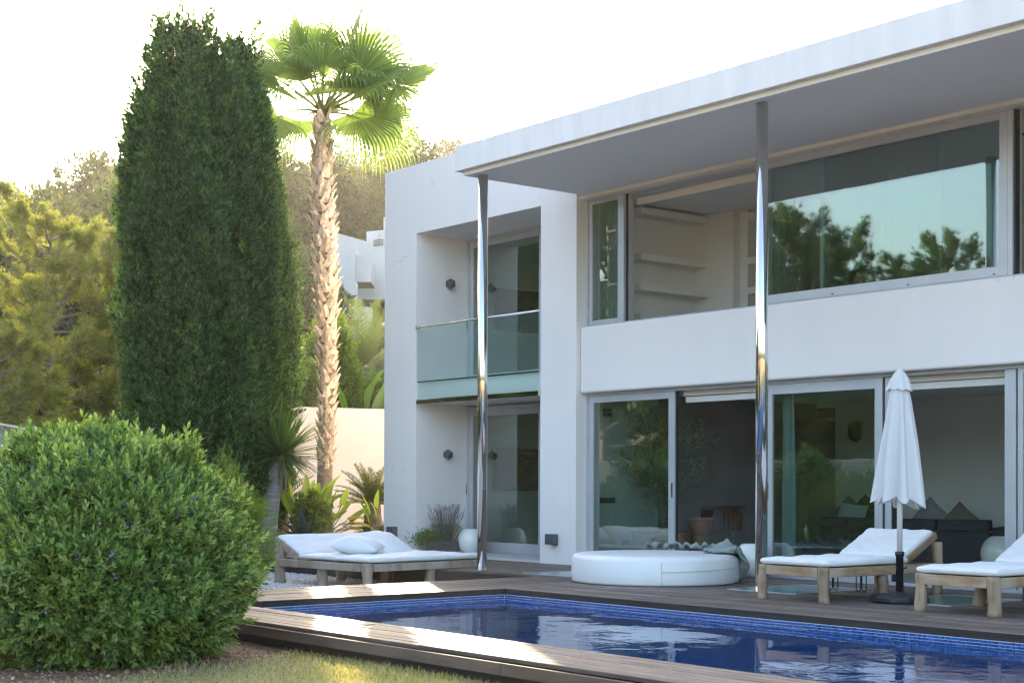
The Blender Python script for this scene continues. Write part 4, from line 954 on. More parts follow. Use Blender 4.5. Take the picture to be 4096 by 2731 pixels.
for (x, y, z, sx, rot, mt, lab) in ((3.15, 3.95, 0.72, 0.42, (1.25, 0.6, -0.2), 'cushion_grey', 'pointed grey cushion standing on the dark sofa'),
                                    (3.42, 4.02, 0.66, 0.40, (1.25, 0.5, 0.3), 'cushion_pale', 'pale patterned cushion low on the dark sofa beside the grey one'),
                                    (3.62, 4.02, 0.66, 0.40, (1.25, 0.75, 0.5), 'cushion_tan', 'brown cushion at the right arm of the dark sofa'),
                                    (1.75, 3.95, 0.66, 0.46, (1.2, 0.1, 0.2), 'cushion_pale', 'pale cushion on the sofa behind the closed glass door'),
                                    (1.78, 4.25, 0.74, 0.42, (1.2, 0.7, 0.2), 'cushion_dark', 'black pointed cushion on the sofa behind the glass door'),
                                    (1.48, 4.25, 0.72, 0.42, (1.2, 0.7, 0.4), 'cushion_tan', 'olive brown cushion at the left end of the sofa')):
    tag(put('cushion', soft(sx, sx, 0.15, 16, 2.2, 0.5, 0.004, 40), M[mt], None, (x, y, z), rot), lab, 'cushion', 'sofa cushions')
# fireplace logs
for (y, r, h, lab) in ((2.98, 0.036, 0.33, 'tall slim reddish log next to the thickest one in the fireplace niche'), (3.08, 0.044, 0.34, 'thickest and tallest reddish log in the fireplace niche'), (3.19, 0.034, 0.29, 'short reddish log between the thickest log and the thinnest one'), (3.28, 0.03, 0.29, 'thinnest reddish log against the end of the fireplace niche')):
    tag(MB().lathe([(r, 0), (r * 1.02, h * 0.5), (r, h)], 16).build('log', M['copper'], None, True, loc=(0.12, y, 0.431)), lab, 'log', 'logs in the fireplace niche')
for (y, lab) in ((2.48, 'slim dark vase near the terracotta pot end of the fireplace niche'), (2.62, 'slim dark vase between the other vase and the fireplace logs')):
    tag(MB().lathe([(0.018, 0), (0.014, 0.12), (0.055, 0.33), (0.05, 0.34)], 12).build('vase', M['black'], None, True, loc=(0.12, y, 0.431)), lab, 'vase', 'vases in the fireplace niche')
# terracotta pot, lavender, low table
tp = thing('terracotta_pot', 'terracotta pot raised behind the open sliding door', 'pot', (0.80, 1.75, 0.02))
MB().lathe([(0.14, 0.40), (0.165, 0.60), (0.165, 0.61), (0.18, 0.612), (0.18, 0.66), (0.15, 0.66)], 28).build('pot', M['terracotta'], tp, True)
MB().lathe([(0.15, 0.0), (0.16, 0.2), (0.15, 0.399)], 12, 0, 0, lambda q, z: 1 + 0.08 * math.sin(5 * q + z * 20)).build('stand', M['sack'], tp, True)
lv = thing('lavender_pot', 'bushy lavender in a low basket inside the open door', 'plant', (1.72, 1.15, 0.02))
MB().lathe([(0.14, 0), (0.17, 0.16), (0.165, 0.22)], 20).build('basket', M['wicker'], lv, True)
lavender(lv, 0, 0, 0.2, 80, 0.46, 0.30, 13)
ct = thing('coffee_table', 'low dark table behind the closed glass door', 'table', (3.0, 1.8, 0.02))
MB().box(-0.7, 0.7, -0.35, 0.35, 0.30, 0.34).build('table_top', M['interior_dark'], ct)
for (dx, dy) in ((-0.6, -0.28), (0.6, -0.28), (-0.6, 0.28), (0.6, 0.28)): MB().box(dx - 0.04, dx + 0.04, dy - 0.04, dy + 0.04, 0, 0.299).build('leg', M['interior_dark'], ct)
tag(MB().lathe([(0.04, 0), (0.045, 0.10), (0.045, 0.18), (0.016, 0.24), (0.016, 0.32)], 16).build('bottle', M['glass'], None, True, loc=(2.75, 1.75, 0.361)), 'glass bottle on the low table behind the door', 'bottle')

# ------------------------------------------------------------------ plants
QL = np.array([[0, 1, 2, 3]])
def sprig(nl, ln, lw, ll, ang, r, curl=0.15):
    """stem along +z with spiral leaves; quads"""
    V = []; F = []
    for i in range(nl):
        t = i / max(1, nl - 1); a = i * 2.4; z = ln * (0.08 + 0.92 * t)
        an = ang * (1.15 - 0.75 * t ** 2); s = ll * (0.75 + 0.35 * math.sin(PI * (0.2 + 0.7 * t)))
        out = np.array([math.cos(a), math.sin(a), 0]); side = np.array([-math.sin(a), math.cos(a), 0]); up = np.array([0, 0, 1.0])
        d = out * math.sin(an) + up * math.cos(an); nn = out * -math.cos(an) + up * math.sin(an)
        b = len(V); p = np.array([0, 0, z])
        V += [p, p + d * s * 0.5 + side * lw / 2 + nn * curl * s * 0.3, p + d * s, p + d * s * 0.5 - side * lw / 2 + nn * curl * s * 0.3]; F.append([b, b + 1, b + 2, b + 3])
    return np.array(V), np.array(F)

def lumpy(d, seed, k=9, amp=0.12, w=0.35):
    """smooth random lumps on directions d"""
    r = np.random.default_rng(seed); c = r.normal(size=(k, 3)); c /= np.linalg.norm(c, axis=1, keepdims=True); a = r.uniform(-amp * 0.6, amp, k)
    return 1 + sum(a[i] * np.exp(-(1 - d @ c[i]) / (w * w)) for i in range(k))

def shrub(name, lab, cat, loc, rad, nsp, seed, leaf, tips, tmat, lm, ll=0.034, lw=0.012, flowers=0, stems=8, sl=0.13, group=None, flat=0.8, lump=24, inner=0.25):
    t = thing(name, lab, cat, loc, 0, group); r = np.random.default_rng(seed)
    rad = np.array(rad, float)
    d = unit(nsp); d[:, 2] = np.where(d[:, 2] < -flat, -d[:, 2] * 0.3, d[:, 2]); d /= np.linalg.norm(d, axis=1, keepdims=True)
    L_ = lumpy(d, seed, lump, 0.17, 0.28) * lumpy(d, seed + 50, 150, 0.26, 0.085)
    L_ = L_ * np.where(r.uniform(size=nsp) < 0.03, r.uniform(1.04, 1.13, nsp), 1.0)
    rr = np.where(r.uniform(size=nsp) < inner, r.uniform(0.55, 0.9, nsp), r.uniform(0.9, 1.03, nsp)) * L_
    P = d * rad * rr[:, None]; P[:, 2] += rad[2] * 0.93
    P[:, 2] = np.maximum(P[:, 2], r.uniform(0.02, 0.16, nsp))
    dirs = d * 0.75 + [0, 0, 0.55] + r.normal(0, 0.28, (nsp, 3))
    tv, tf = sprig(13, sl, lw, ll, 1.0, r)
    V, F = scatter(tv, tf, P, rots(dirs), r.uniform(0.6, 1.45, nsp))
    put('foliage', fmesh('foliage', V, F), lm, t)
    if tips:
        m_ = r.uniform(size=nsp) < tips; n_ = m_.sum()
        tv2, tf2 = sprig(7, sl * 0.45, lw * 0.9, ll * 0.8, 0.7, r)
        dd = dirs[m_]; dd /= np.linalg.norm(dd, axis=1, keepdims=True)
        V, F = scatter(tv2, tf2, P[m_] + dd * sl * 0.85, rots(dd), r.uniform(0.8, 1.2, n_)); put('young_leaves', fmesh('young_leaves', V, F), tmat, t)
    if flowers:
        idx = r.choice(nsp, flowers, replace=False); dd = dirs[idx] / np.linalg.norm(dirs[idx], axis=1, keepdims=True)
        P2 = np.repeat(P[idx] * [1.02, 1.02, 1.0] + dd * sl, 5, 0) + r.normal(0, 0.012, (flowers * 5, 3))
        V, F = scatter(lf, QL, P2, rots(unit(flowers * 5)), r.uniform(0.016, 0.03, flowers * 5)); put('flowers', fmesh('flowers', V, F), M['flower'], t)
    b = MB()
    for k in range(stems):
        a = 2 * PI * k / stems + r.uniform(-.3, .3); q = r.uniform(0.35, 0.75)
        b.tube([(0.05 * math.cos(a), 0.05 * math.sin(a), 0), (rad[0] * 0.25 * q * math.cos(a), rad[1] * 0.25 * q * math.sin(a), rad[2] * 0.35), (rad[0] * q * math.cos(a), rad[1] * q * math.sin(a), rad[2] * 1.1)], [0.03, 0.022, 0.008], 6)
    b.build('stems', M['bark'], t, True)
    # shaded interior of twigs and dead leaves
    d = unit(900); V, F = scatter(lf, QL, d * rad * r.uniform(0.3, 0.72, (900, 1)) + [0, 0, rad[2] * 0.95], rots(unit(900)), r.uniform(0.08, 0.16, 900))
    put('twigs', fmesh('twigs', V, F), M['bark'], t)
    return t
big = shrub('flowering_shrub', 'large round green shrub dotted with purple flowers beside the lawn', 'shrub', (5.22, -9.36, -0.21), (0.93, 0.93, 0.76), 11500, 3, 0, 0.38, M['bush_tip'], M['bush'], 0.058, 0.021, 420, sl=0.16, flat=0.97)
# leaning stems at its foot
b = MB()
for k, (dx, dy, h) in enumerate(((-0.55, -0.55, 0.75), (-0.35, -0.75, 0.85), (-0.75, -0.35, 0.7), (0.1, -0.3, 0.8), (-0.2, -0.6, 0.9))):
    b.tube([(-0.62, -0.62, 0), (-0.62 + 0.4 * (dx + 0.62), -0.62 + 0.4 * (dy + 0.62), 0.18), (dx, dy, h)], [0.045, 0.035, 0.02], 8)
b.tube([(-0.55, -0.60, 0.01), (-0.25, -0.35, 0.10), (0.15, 0.0, 0.22), (0.4, 0.3, 0.5)], [0.05, 0.045, 0.035, 0.02], 8)
b.build('stems', M['bark'], big, True)
shrub('flowering_shrub', 'smaller yellow green shrub with purple flowers behind the large one', 'shrub', (-0.15, -5.68, -0.26), (0.60, 0.60, 0.74), 4200, 5, 0, 0.35, M['hedge'], M['hedge'], 0.026, 0.008, 60, sl=0.11)

# cypresses
def cypress(name, lab, loc, rx, h, nf, seed, per=95, top=True):
    t = thing(name, lab, 'cypress', loc); r = np.random.default_rng(seed)
    def rad(z, a):
        f = z / h
        base = np.interp(f, [0, 0.04, 0.15, 0.35, 0.6, 0.8, 0.92, 1.0], [0.50, 0.62, 0.90, 1.0, 0.99, 0.90, 0.74, 0.45])
        return rx * base * (1 + 0.05 * np.cos(2 * a + 1 + z * 0.3) + 0.05 * np.cos(5 * a + seed + 0.6 * z) + 0.05 * np.sin(8 * a + z * 1.1 + seed))
    # solid dark core, the shade between plumes put into its colour
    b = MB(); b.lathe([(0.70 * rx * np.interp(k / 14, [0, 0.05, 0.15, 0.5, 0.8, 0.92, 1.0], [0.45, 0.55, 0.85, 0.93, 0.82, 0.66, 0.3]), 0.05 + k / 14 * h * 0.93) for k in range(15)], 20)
    b.build('dark_core', M['cypress_in'], t, True)
    Ps, Ds = [], []
    za = (np.arange(nf) + r.uniform(0, 1, nf)) / nf * (h - 1.35) - 0.3; aa = np.arange(nf) * 2.39996 + r.uniform(-0.25, 0.25, nf)
    # upright plume by plume
    for z0, a in zip(za, aa):
        hl = r.uniform(0.8, 1.9); fr = r.uniform(0.11, 0.21); pro = r.uniform(-0.26, 0.13)
        k = int(per * hl * r.uniform(0.8, 1.15))
        u_ = r.uniform(0, 1, k); ph = r.uniform(0, 2 * PI, k)
        wd = fr * np.clip(1.05 - u_, 0.06, 1) ** 0.65 * np.clip(u_ * 6, 0.3, 1)
        z = z0 + u_ * hl
        R_ = rad(np.minimum(z, h), a) + pro + u_ * 0.04
        R_ = np.where(z > h, rad(h, a), R_)
        Ps.append(np.stack([R_ * math.cos(a) + wd * np.cos(ph), R_ * math.sin(a) + wd * np.sin(ph), z], 1))
        Ds.append(np.stack([0.35 * np.cos(a) + 0.65 * np.cos(ph) * 0.8, 0.35 * np.sin(a) + 0.65 * np.sin(ph) * 0.8, np.full(k, 1.05)], 1) + r.normal(0, 0.22, (k, 3)))
    if top:
        for q in range(110):   # loose leaders at the top
            a = r.uniform(0, 2 * PI); rr = rx * 0.78 * math.sqrt(r.uniform()); z0 = h * r.uniform(0.80, 0.92) - 0.35 * (rr / rx); hl = r.uniform(0.5, 1.7); k = int(44 * hl)
            u_ = r.uniform(0, 1, k) ** 1.3; ph = r.uniform(0, 2 * PI, k); wd = 0.075 * (1.06 - u_) ** 0.8
            ln_ = np.array([math.cos(a), math.sin(a)]) * (rr + u_[:, None] * 0.12)
            Ps.append(np.concatenate([ln_ + np.stack([wd * np.cos(ph), wd * np.sin(ph)], 1), (z0 + u_ * hl)[:, None]], 1))
            Ds.append(np.stack([0.6 * np.cos(ph), 0.6 * np.sin(ph), np.full(k, 1.0)], 1) + r.normal(0, 0.25, (k, 3)))
    P = np.concatenate(Ps); D = np.concatenate(Ds); n = len(P)
    tv, tf = sprig(9, 0.14, 0.027, 0.075, 0.75, r, 0.0)
    V, F = scatter(tv, tf, P, rots(D), r.uniform(0.75, 1.35, n)); put('foliage', fmesh('foliage', V, F), M['cypress'], t)
    # round green cones
    m_ = r.choice(n, 260, replace=False); V, F = scatter(octv, octf, P[m_] * [1.02, 1.02, 1], rots(unit(260)), r.uniform(0.014, 0.022, 260))
    put('cones', smooth(fmesh('cones', V, F)), M['olive'], t)
    # leaders
    b = MB()
    for k in range(16):
        a = r.uniform(0, 2 * PI); rr = rx * 0.6 * math.sqrt(r.uniform())
        b.tube([(rr * 0.5 * math.cos(a), rr * 0.5 * math.sin(a), h * 0.7), (rr * math.cos(a), rr * math.sin(a), h * 0.92), (rr * 1.2 * math.cos(a), rr * 1.2 * math.sin(a), h * r.uniform(1.0, 1.10))], [0.02, 0.010, 0.003], 5)
    b.build('branches', M['bark'], t)
    MB().tube([(0, 0, -0.1), (0, 0, h * 0.5)], [0.16, 0.08], 10).build('trunk', M['bark'], t, True)
    return t
c1 = cypress('cypress', 'broad dark green columnar cypress with a ragged top', (-6.03, -2.84, -0.22), 1.03, 8.55, 300, 11, 190)
# side shoots on the left shoulder
r = np.random.default_rng(5); Ps, Ds = [], []
for k in range(9):
    z0 = r.uniform(6.0, 7.1); o = np.array([-0.55, -0.75]) * r.uniform(0.95, 1.15); hl = r.uniform(0.5, 1.05); n_ = 34
    u_ = r.uniform(0, 1, n_); wd = 0.10 * (1.05 - u_); ph = r.uniform(0, 2 * PI, n_)
    xy = o + np.array([-0.30, -0.40]) * (u_[:, None] * r.uniform(0.5, 1.3)) * hl + np.stack([wd * np.cos(ph), wd * np.sin(ph)], 1)
    Ps.append(np.concatenate([xy, (z0 + u_ * hl)[:, None]], 1)); Ds.append(np.stack([-0.5 + 0.5 * np.cos(ph), -0.5 + 0.5 * np.sin(ph), np.ones(n_)], 1))
P = np.concatenate(Ps); D = np.concatenate(Ds); tv, tf = sprig(9, 0.10, 0.015, 0.055, 0.8, r, 0.0)
V, F = scatter(tv, tf, P, rots(D), r.uniform(0.8, 1.3, len(P))); put('side_shoots', fmesh('side_shoots', V, F), M['cypress'], c1)
cypress('cypress', 'narrower cypress standing behind the broad one beside the palm', (-7.58, -0.90, -0.1), 0.46, 7.3, 90, 14, 160, False)

# pines
def pine_meshes(seed, h=6.5, R_=2.1, ntuft=5200, low=0.05):
    r = np.random.default_rng(seed); tr = MB()
    tr.tube([(0, 0, -0.4), (0.1, 0.05, h * 0.35), (-0.05, 0.1, h * 0.7), (0.05, 0.0, h * 0.97)], [0.16, 0.12, 0.07, 0.02], 8)
    tips, tdir = [], []
    for k in range(44):
        z = h * (low + (0.95 - low) * (k + r.uniform()) / 44); a = k * 2.4 + r.uniform(-.4, .4)
        ln = R_ * np.interp(z / h, [0, 0.3, 0.6, 0.85, 1], [0.85, 1.0, 0.95, 0.62, 0.25]) * r.uniform(0.7, 1.1)
        up = np.interp(z / h, [0, 0.5, 1], [0.05, 0.35, 1.1]) * r.uniform(0.6, 1.3)
        p0 = np.array([0, 0, z]); d = np.array([math.cos(a), math.sin(a), 0])
        pts = [p0 + d * ln * f + np.array([0, 0, up * ln * f * f]) + r.normal(0, 0.04, 3) * (f > 0) for f in (0, 0.35, 0.7, 1.0)]
        tr.tube(pts, [0.04, 0.03, 0.018, 0.006], 5, False)
        for q in range(7):
            f = r.uniform(0.3, 0.95); i = min(2, int(f * 3)); base = pts[0] * 0 + p0 + d * ln * f + np.array([0, 0, up * ln * f * f])
            dd = d * r.uniform(0.2, 0.9) + np.array([r.normal(0, 0.6), r.normal(0, 0.6), r.uniform(0.1, 0.9)]); sl_ = ln * 0.32 * r.uniform(0.6, 1.2)
            e = base + dd / np.linalg.norm(dd) * sl_; tr.tube([base, (base + e) / 2 + r.normal(0, 0.03, 3), e], [0.012, 0.008, 0.004], 4, False)
            kk = max(3, int(ntuft / (44 * 7)))
            for g in range(kk):
                ff = r.uniform(0.15, 1.05); tips.append(base + (e - base) * ff + r.normal(0, 0.07, 3)); tdir.append(dd / np.linalg.norm(dd) + r.normal(0, 0.45, 3))
    P = np.array(tips); D = np.array(tdir)
    V = []; F = []
    for i in range(13):
        a = i * 2.4; an = 0.35 + 0.75 * ((i * 7) % 13) / 13; d = np.array([math.cos(a) * math.sin(an), math.sin(a) * math.sin(an), math.cos(an)]); s_ = np.array([-math.sin(a), math.cos(a), 0])
        b = len(V); V += [-s_ * 0.0065 + d * 0.01, s_ * 0.0065 + d * 0.01, d * 0.15]; F.append([b, b + 1, b + 2])
    VV, FF = scatter(np.array(V), np.array(F), P, rots(D), r.uniform(0.8, 1.4, len(P)))
    return fmesh('pine_crown', VV, FF), pmesh('pine_trunk', tr.V, tr.F, True)
PM = [pine_meshes(s_, 6.5, 2.5, 11000) for s_ in (1, 2)]
PM.append(pine_meshes(3, 7.5, 1.7, 4200, 0.3))
def pine(name, lab, x, y, k, sc, rz, group=None, cat='pine tree', zs=1.0, mt='pine'):
    t = thing(name, lab, cat, (x, y, float(gh(x, y)) - 0.05), rz, group); t.scale = (sc, sc, sc * zs)
    oc = put('crown', PM[k][0], M['pine'], t); oc.material_slots[0].link = 'OBJECT'; oc.material_slots[0].material = M[mt]; put('trunk', PM[k][1], M['pinebark'], t)
    return t
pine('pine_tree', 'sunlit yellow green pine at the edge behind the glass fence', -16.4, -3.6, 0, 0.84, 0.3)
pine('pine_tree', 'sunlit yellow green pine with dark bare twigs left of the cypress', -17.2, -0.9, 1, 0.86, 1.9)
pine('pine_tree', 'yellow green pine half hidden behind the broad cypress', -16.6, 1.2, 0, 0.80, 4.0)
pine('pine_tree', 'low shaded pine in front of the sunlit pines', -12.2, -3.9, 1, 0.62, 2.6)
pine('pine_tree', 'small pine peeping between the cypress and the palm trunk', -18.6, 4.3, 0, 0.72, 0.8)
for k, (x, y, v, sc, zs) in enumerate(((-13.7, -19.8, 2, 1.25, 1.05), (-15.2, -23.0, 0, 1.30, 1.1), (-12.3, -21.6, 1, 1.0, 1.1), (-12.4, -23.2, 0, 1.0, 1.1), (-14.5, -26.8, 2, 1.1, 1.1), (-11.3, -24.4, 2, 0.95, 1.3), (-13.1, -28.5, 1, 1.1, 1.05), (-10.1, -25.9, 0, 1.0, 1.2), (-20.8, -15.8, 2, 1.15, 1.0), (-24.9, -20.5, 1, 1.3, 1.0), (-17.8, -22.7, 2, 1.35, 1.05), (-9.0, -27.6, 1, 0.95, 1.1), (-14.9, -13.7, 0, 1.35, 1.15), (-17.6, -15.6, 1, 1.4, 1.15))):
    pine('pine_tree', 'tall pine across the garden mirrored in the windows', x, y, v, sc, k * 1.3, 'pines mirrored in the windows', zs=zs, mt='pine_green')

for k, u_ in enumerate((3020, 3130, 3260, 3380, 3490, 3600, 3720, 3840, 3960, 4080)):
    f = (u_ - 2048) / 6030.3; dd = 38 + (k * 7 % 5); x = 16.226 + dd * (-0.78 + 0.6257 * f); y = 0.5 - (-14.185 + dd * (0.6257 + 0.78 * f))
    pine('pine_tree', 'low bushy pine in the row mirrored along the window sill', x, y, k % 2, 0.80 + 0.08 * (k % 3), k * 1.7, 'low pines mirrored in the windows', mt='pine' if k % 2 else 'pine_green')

# wood on the hillside
def hill_meshes(seed, h, R_, ncl, per, spread):
    r = np.random.default_rng(seed); Ps, Ds = [], []
    for k in range(ncl):
        a = r.uniform(0, 2 * PI); q = math.sqrt(r.uniform()) * R_; z = h * r.uniform(0.45, 0.95) - 0.25 * q
        cr = r.uniform(0.55, 1.05) * spread; n_ = per; d = unit(n_)
        Ps.append(np.array([q * math.cos(a), q * math.sin(a), z]) + d * cr * r.uniform(0.7, 1.05, (n_, 1)) * [1, 1, 0.7]); Ds.append(d + [0, 0, 0.5])
    P = np.concatenate(Ps); D = np.concatenate(Ds)
    tv, tf = sprig(6, 0.28, 0.10, 0.22, 0.9, r, 0.0)
    V, F = scatter(tv, tf, P, rots(D), r.uniform(0.8, 1.5, len(P)))
    tr = MB(); tr.tube([(0, 0, -1), (0.15, 0, h * 0.4), (0, 0.1, h * 0.8)], [0.2, 0.15, 0.06], 7)
    for k in range(7):
        a = k * 2.4; tr.tube([(0.1, 0, h * 0.4), (R_ * 0.4 * math.cos(a), R_ * 0.4 * math.sin(a), h * 0.6), (R_ * 0.8 * math.cos(a), R_ * 0.8 * math.sin(a), h * 0.78)], [0.1, 0.06, 0.02], 5, False)
    return fmesh('hill_crown', V, F), pmesh('hill_trunk', tr.V, tr.F, True)
HM = [hill_meshes(21, 7.0, 2.6, 17, 110, 1.2), hill_meshes(22, 8.5, 2.2, 13, 110, 1.2), hill_meshes(23, 6.0, 3.0, 19, 110, 1.15), hill_meshes(24, 3.0, 2.0, 14, 90, 0.9)]
r = np.random.default_rng(77)
placed = []
def hilltree(s, u_px, k, sc, lab, grp):
    f = (u_px - 2048) / 6030.3; x = 16.226 - 0.78 * s + 0.6257 * f * s; y = -14.185 + 0.6257 * s + 0.78 * f * s
    t = thing('hill_tree', lab, 'tree', (x, y, float(gh(x, y)) - 0.3), r.uniform(0, 6.28), grp); t.scale = (sc, sc, sc * r.uniform(0.85, 1.15))
    put('crown', HM[k][0], M['hill'], t); put('trunk', HM[k][1], M['bark'], t)
for s in (56, 66, 76, 87, 98, 110, 122, 134, 147, 160):
    n_ = 12
    for i in range(n_):
        up_ = -260 + 2350 * (i + r.uniform(0.15, 0.85)) / n_
        if abs(up_ - 1440) < 130 + 3.0 * 6030 / s and s < 84: continue
        hilltree(s + r.uniform(-4, 4), up_, int(r.choice([0, 1, 2])), r.uniform(0.75, 1.15), 'hazy tree in the wood covering the far hillside', 'trees of the hillside wood')
for s in (44, 50, 60, 72):
    for i in range(9):
        up_ = -200 + 2100 * (i + r.uniform(0.1, 0.9)) / 9
        if abs(up_ - 1440) < 130 + 2.6 * 6030 / s: continue
        hilltree(s + r.uniform(-3, 3), up_, 3, r.uniform(0.8, 1.2), 'low bushy shrub on the slope below the hillside wood', 'shrubs on the slope')
for (s, u_) in ((88, 1350), (92, 1480), (90, 1420), (86, 1300), (87, 1540)):
    hilltree(s, u_, 3, 1.0, 'green shrub around the concrete walls on the slope', 'shrubs by the concrete walls')

# concrete walls on the slope
bd = thing('hillside_building', 'pale concrete building shell on the wooded slope', 'building', (-43.0, 32.0, 0), math.atan2(0.78, 0.6257))
def pxs(u, v, s): # distance along the view, for sizes on the slope
    f = (u - 2048) / 6030.3; return (16.226 - 0.78 * s + 0.6257 * f * s, -14.185 + 0.6257 * s + 0.78 * f * s, 1.15 + (1938 - v) / 6030.3 * s)
def slab(u0, u1, vt, vb, s, dep=3.0, slope=0.0, mt='concrete'):
    a = pxs(u0, vt, s); c_ = pxs(u1, vt, s); zb = pxs(u0, vb, s)[2]; ln = math.hypot(c_[0] - a[0], c_[1] - a[1])
    M4 = bd.matrix_basis.inverted(); p = M4 @ Vector((a[0], a[1], 0))
    b = MB(); b.box(p.x, p.x + ln, p.y, p.y + dep, zb, a[2])
    b.V = [(x, y, z - (slope if (x > p.x + ln / 2 and z > zb + 0.01) else 0)) for x, y, z in b.V]
    return b.build('wall', M[mt], bd)
slab(1336, 1462, 932, 1200, 76, 3.0, 0.45); slab(1462, 1545, 928, 1200, 77.5, 0.3, -0.1); slab(1462, 1560, 990, 1200, 75.5, 1.4)
slab(1376, 1417, 1030, 1130, 72, 2.6, -0.45); slab(1417, 1480, 1020, 1130, 72.3, 2.4, 0.2); slab(1330, 1420, 1118, 1300, 70, 1.0, 0.1); slab(1330, 1480, 1230, 1380, 66, 1.0)
slab(1530, 1560, 870, 1100, 79, 0.3)
for k, (u0, v0, u1, v1) in enumerate(((1498, 985, 1512, 932), (1507, 985, 1521, 936), (1513, 985, 1518, 932))):
    a = pxs(u0, v0, 77.2); c_ = pxs(u1, v1, 77.2); Mi = bd.matrix_basis.inverted()
    MB().tube([Mi @ Vector(a), Mi @ Vector(c_)], 0.06, 4).build('plank', M['concrete'], bd)
for k in range(4):
    a = pxs(1490, 985 - k * 7, 77.0); c_ = pxs(1530, 980 - k * 7, 77.0); Mi = bd.matrix_basis.inverted()
    MB().tube([Mi @ Vector(a), Mi @ Vector(c_)], 0.03, 4).build('rod', M['lampgrey'], bd)

# garden walls and glass fence
def wallrun(name, lab, p0, p1, z0, z1, th=0.22):
    d = Vector((p1[0] - p0[0], p1[1] - p0[1], 0)); ln = d.length
    o = MB().box(0, ln, -th / 2, th / 2, z0, z1).build(name, M['garden_wall'], None, bevel=0.012, loc=(p0[0], p0[1], 0), rot=(0, 0, math.atan2(d.y, d.x)))
    return tag(o, lab, 'wall')
wallrun('garden_wall', 'tall white garden wall behind the palm and cycads', (-10.55, 0.0), (-9.62, 4.6), -0.4, 2.70)
wallrun('garden_wall', 'white boundary wall running behind the cypress', (0.98, -7.96), (-9.2, -4.5), -0.6, 1.62)
fn = thing('glass_fence', 'glass panel fence on a low white wall behind the big shrub', 'fence', (3.80, -9.69, -0.2), math.atan2(0.523, -0.862))
MB().box(0, 3.3, -0.12, 0.12, -0.2, 0.62).build('base_wall', M['stucco'], fn, bevel=0.01)
for k in range(3):
    MB().box(k * 1.1 + 0.008, k * 1.1 + 1.092, -0.006, 0.006, 0.621, 1.83).build('pane', M['fence_glass'], fn)
    MB().box(k * 1.1 - 0.008 + 1.1, k * 1.1 + 1.1 + 0.008, -0.009, 0.009, 0.621, 1.83).build('post', M['alu'], fn)
MB().box(-0.01, 3.31, -0.02, 0.02, 1.831, 1.848).build('rail', M['trim'], fn)
MB().box(3.315, 3.75, -0.12, 0.12, -0.2, 1.80).build('end_pier', M['stucco'], fn, bevel=0.01)

for (x, y, sd_) in ((0.1, -7.1, 61), (-1.6, -6.5, 62), (-3.2, -6.0, 63), (-4.7, -5.5, 64)):
    shrub('hedge_shrub', 'dark hedge shrub along the boundary wall behind the big flowering shrub', 'shrub', (x, y, -0.4), (0.95, 0.75, 0.92), 1500, sd_, 0, 0.2, M['bush'], M['bush'], 0.08, 0.034, 0, 4, 0.2, group='hedge shrubs along the boundary wall')

# fan palm
pt = thing('fan_palm', 'tall fan palm with shaggy trunk of old leaf bases', 'palm tree', (-7.80, 0.60, 0.0))
tp_ = [(0.0, 0.0, -0.1), (0, 0, 0.12), (0.0, 0.0, 0.5), (0.02, 0.02, 1.4), (0.05, 0.06, 3.0), (0.02, 0.02, 5.0), (-0.02, -0.03, 6.6), (0.0, -0.05, 8.05)]
MB().tube(tp_, [0.26, 0.22, 0.155, 0.14, 0.15, 0.17, 0.16, 0.13], 18).build('trunk', M['palmbark'], pt, True)
bv, bf_ = [], []
for (zz_, hw, th, off) in ((0, 0.075, 0.018, 0.0), (0.09, 0.062, 0.016, 0.028), (0.17, 0.042, 0.013, 0.062), (0.225, 0.030, 0.010, 0.095)):
    bv += [(-hw, off - 0.012, zz_), (0, off + th * 1.2, zz_), (hw, off - 0.012, zz_), (0, off - th, zz_)]
for i in range(3):
    for j in range(4): bf_.append([i * 4 + j, i * 4 + (j + 1) % 4, (i + 1) * 4 + (j + 1) % 4, (i + 1) * 4 + j])
bf_ += [[3, 2, 1, 0], [12, 13, 14, 15]]
bmesh_ = pmesh('leaf_base', bv, bf_)
bv2 = [(x * (0.8 if z > 0.1 else 1.1) + 0.02 * (z > 0.15), y * 1.3, z * 0.8) for x, y, z in bv]; bmesh2 = pmesh('leaf_base', bv2, bf_)
def trunk_at(z):
    zs_ = [p[2] for p in tp_]; return np.interp(z, zs_, [p[0] for p in tp_]), np.interp(z, zs_, [p[1] for p in tp_])
k = 0; z = 1.42
while z < 7.95 and k < 298:
    a = k * 2.39996 + random.uniform(-.12, .12); cx0, cy0 = trunk_at(z); rr = np.interp(z, [1.4, 3.2, 5.2, 6.8, 8.0], [0.125, 0.14, 0.175, 0.165, 0.12])
    s_ = np.interp(z, [1.4, 3.0, 5, 8], [0.82, 0.95, 1.15, 1.0]) * random.uniform(0.85, 1.18)
    o = put('leaf_base', bmesh_ if random.random() < 0.6 else bmesh2, M['boot'], pt, (cx0 + rr * math.cos(a), cy0 + rr * math.sin(a), z))
    o.rotation_euler = Euler((random.uniform(-.15, .12), random.uniform(-.28, .28), a - PI / 2 + random.uniform(-.2, .2)), 'XYZ'); o.scale = (s_ * 1.15, s_ * 0.8, s_ * 0.92)
    k += 1; z += 6.53 / 298

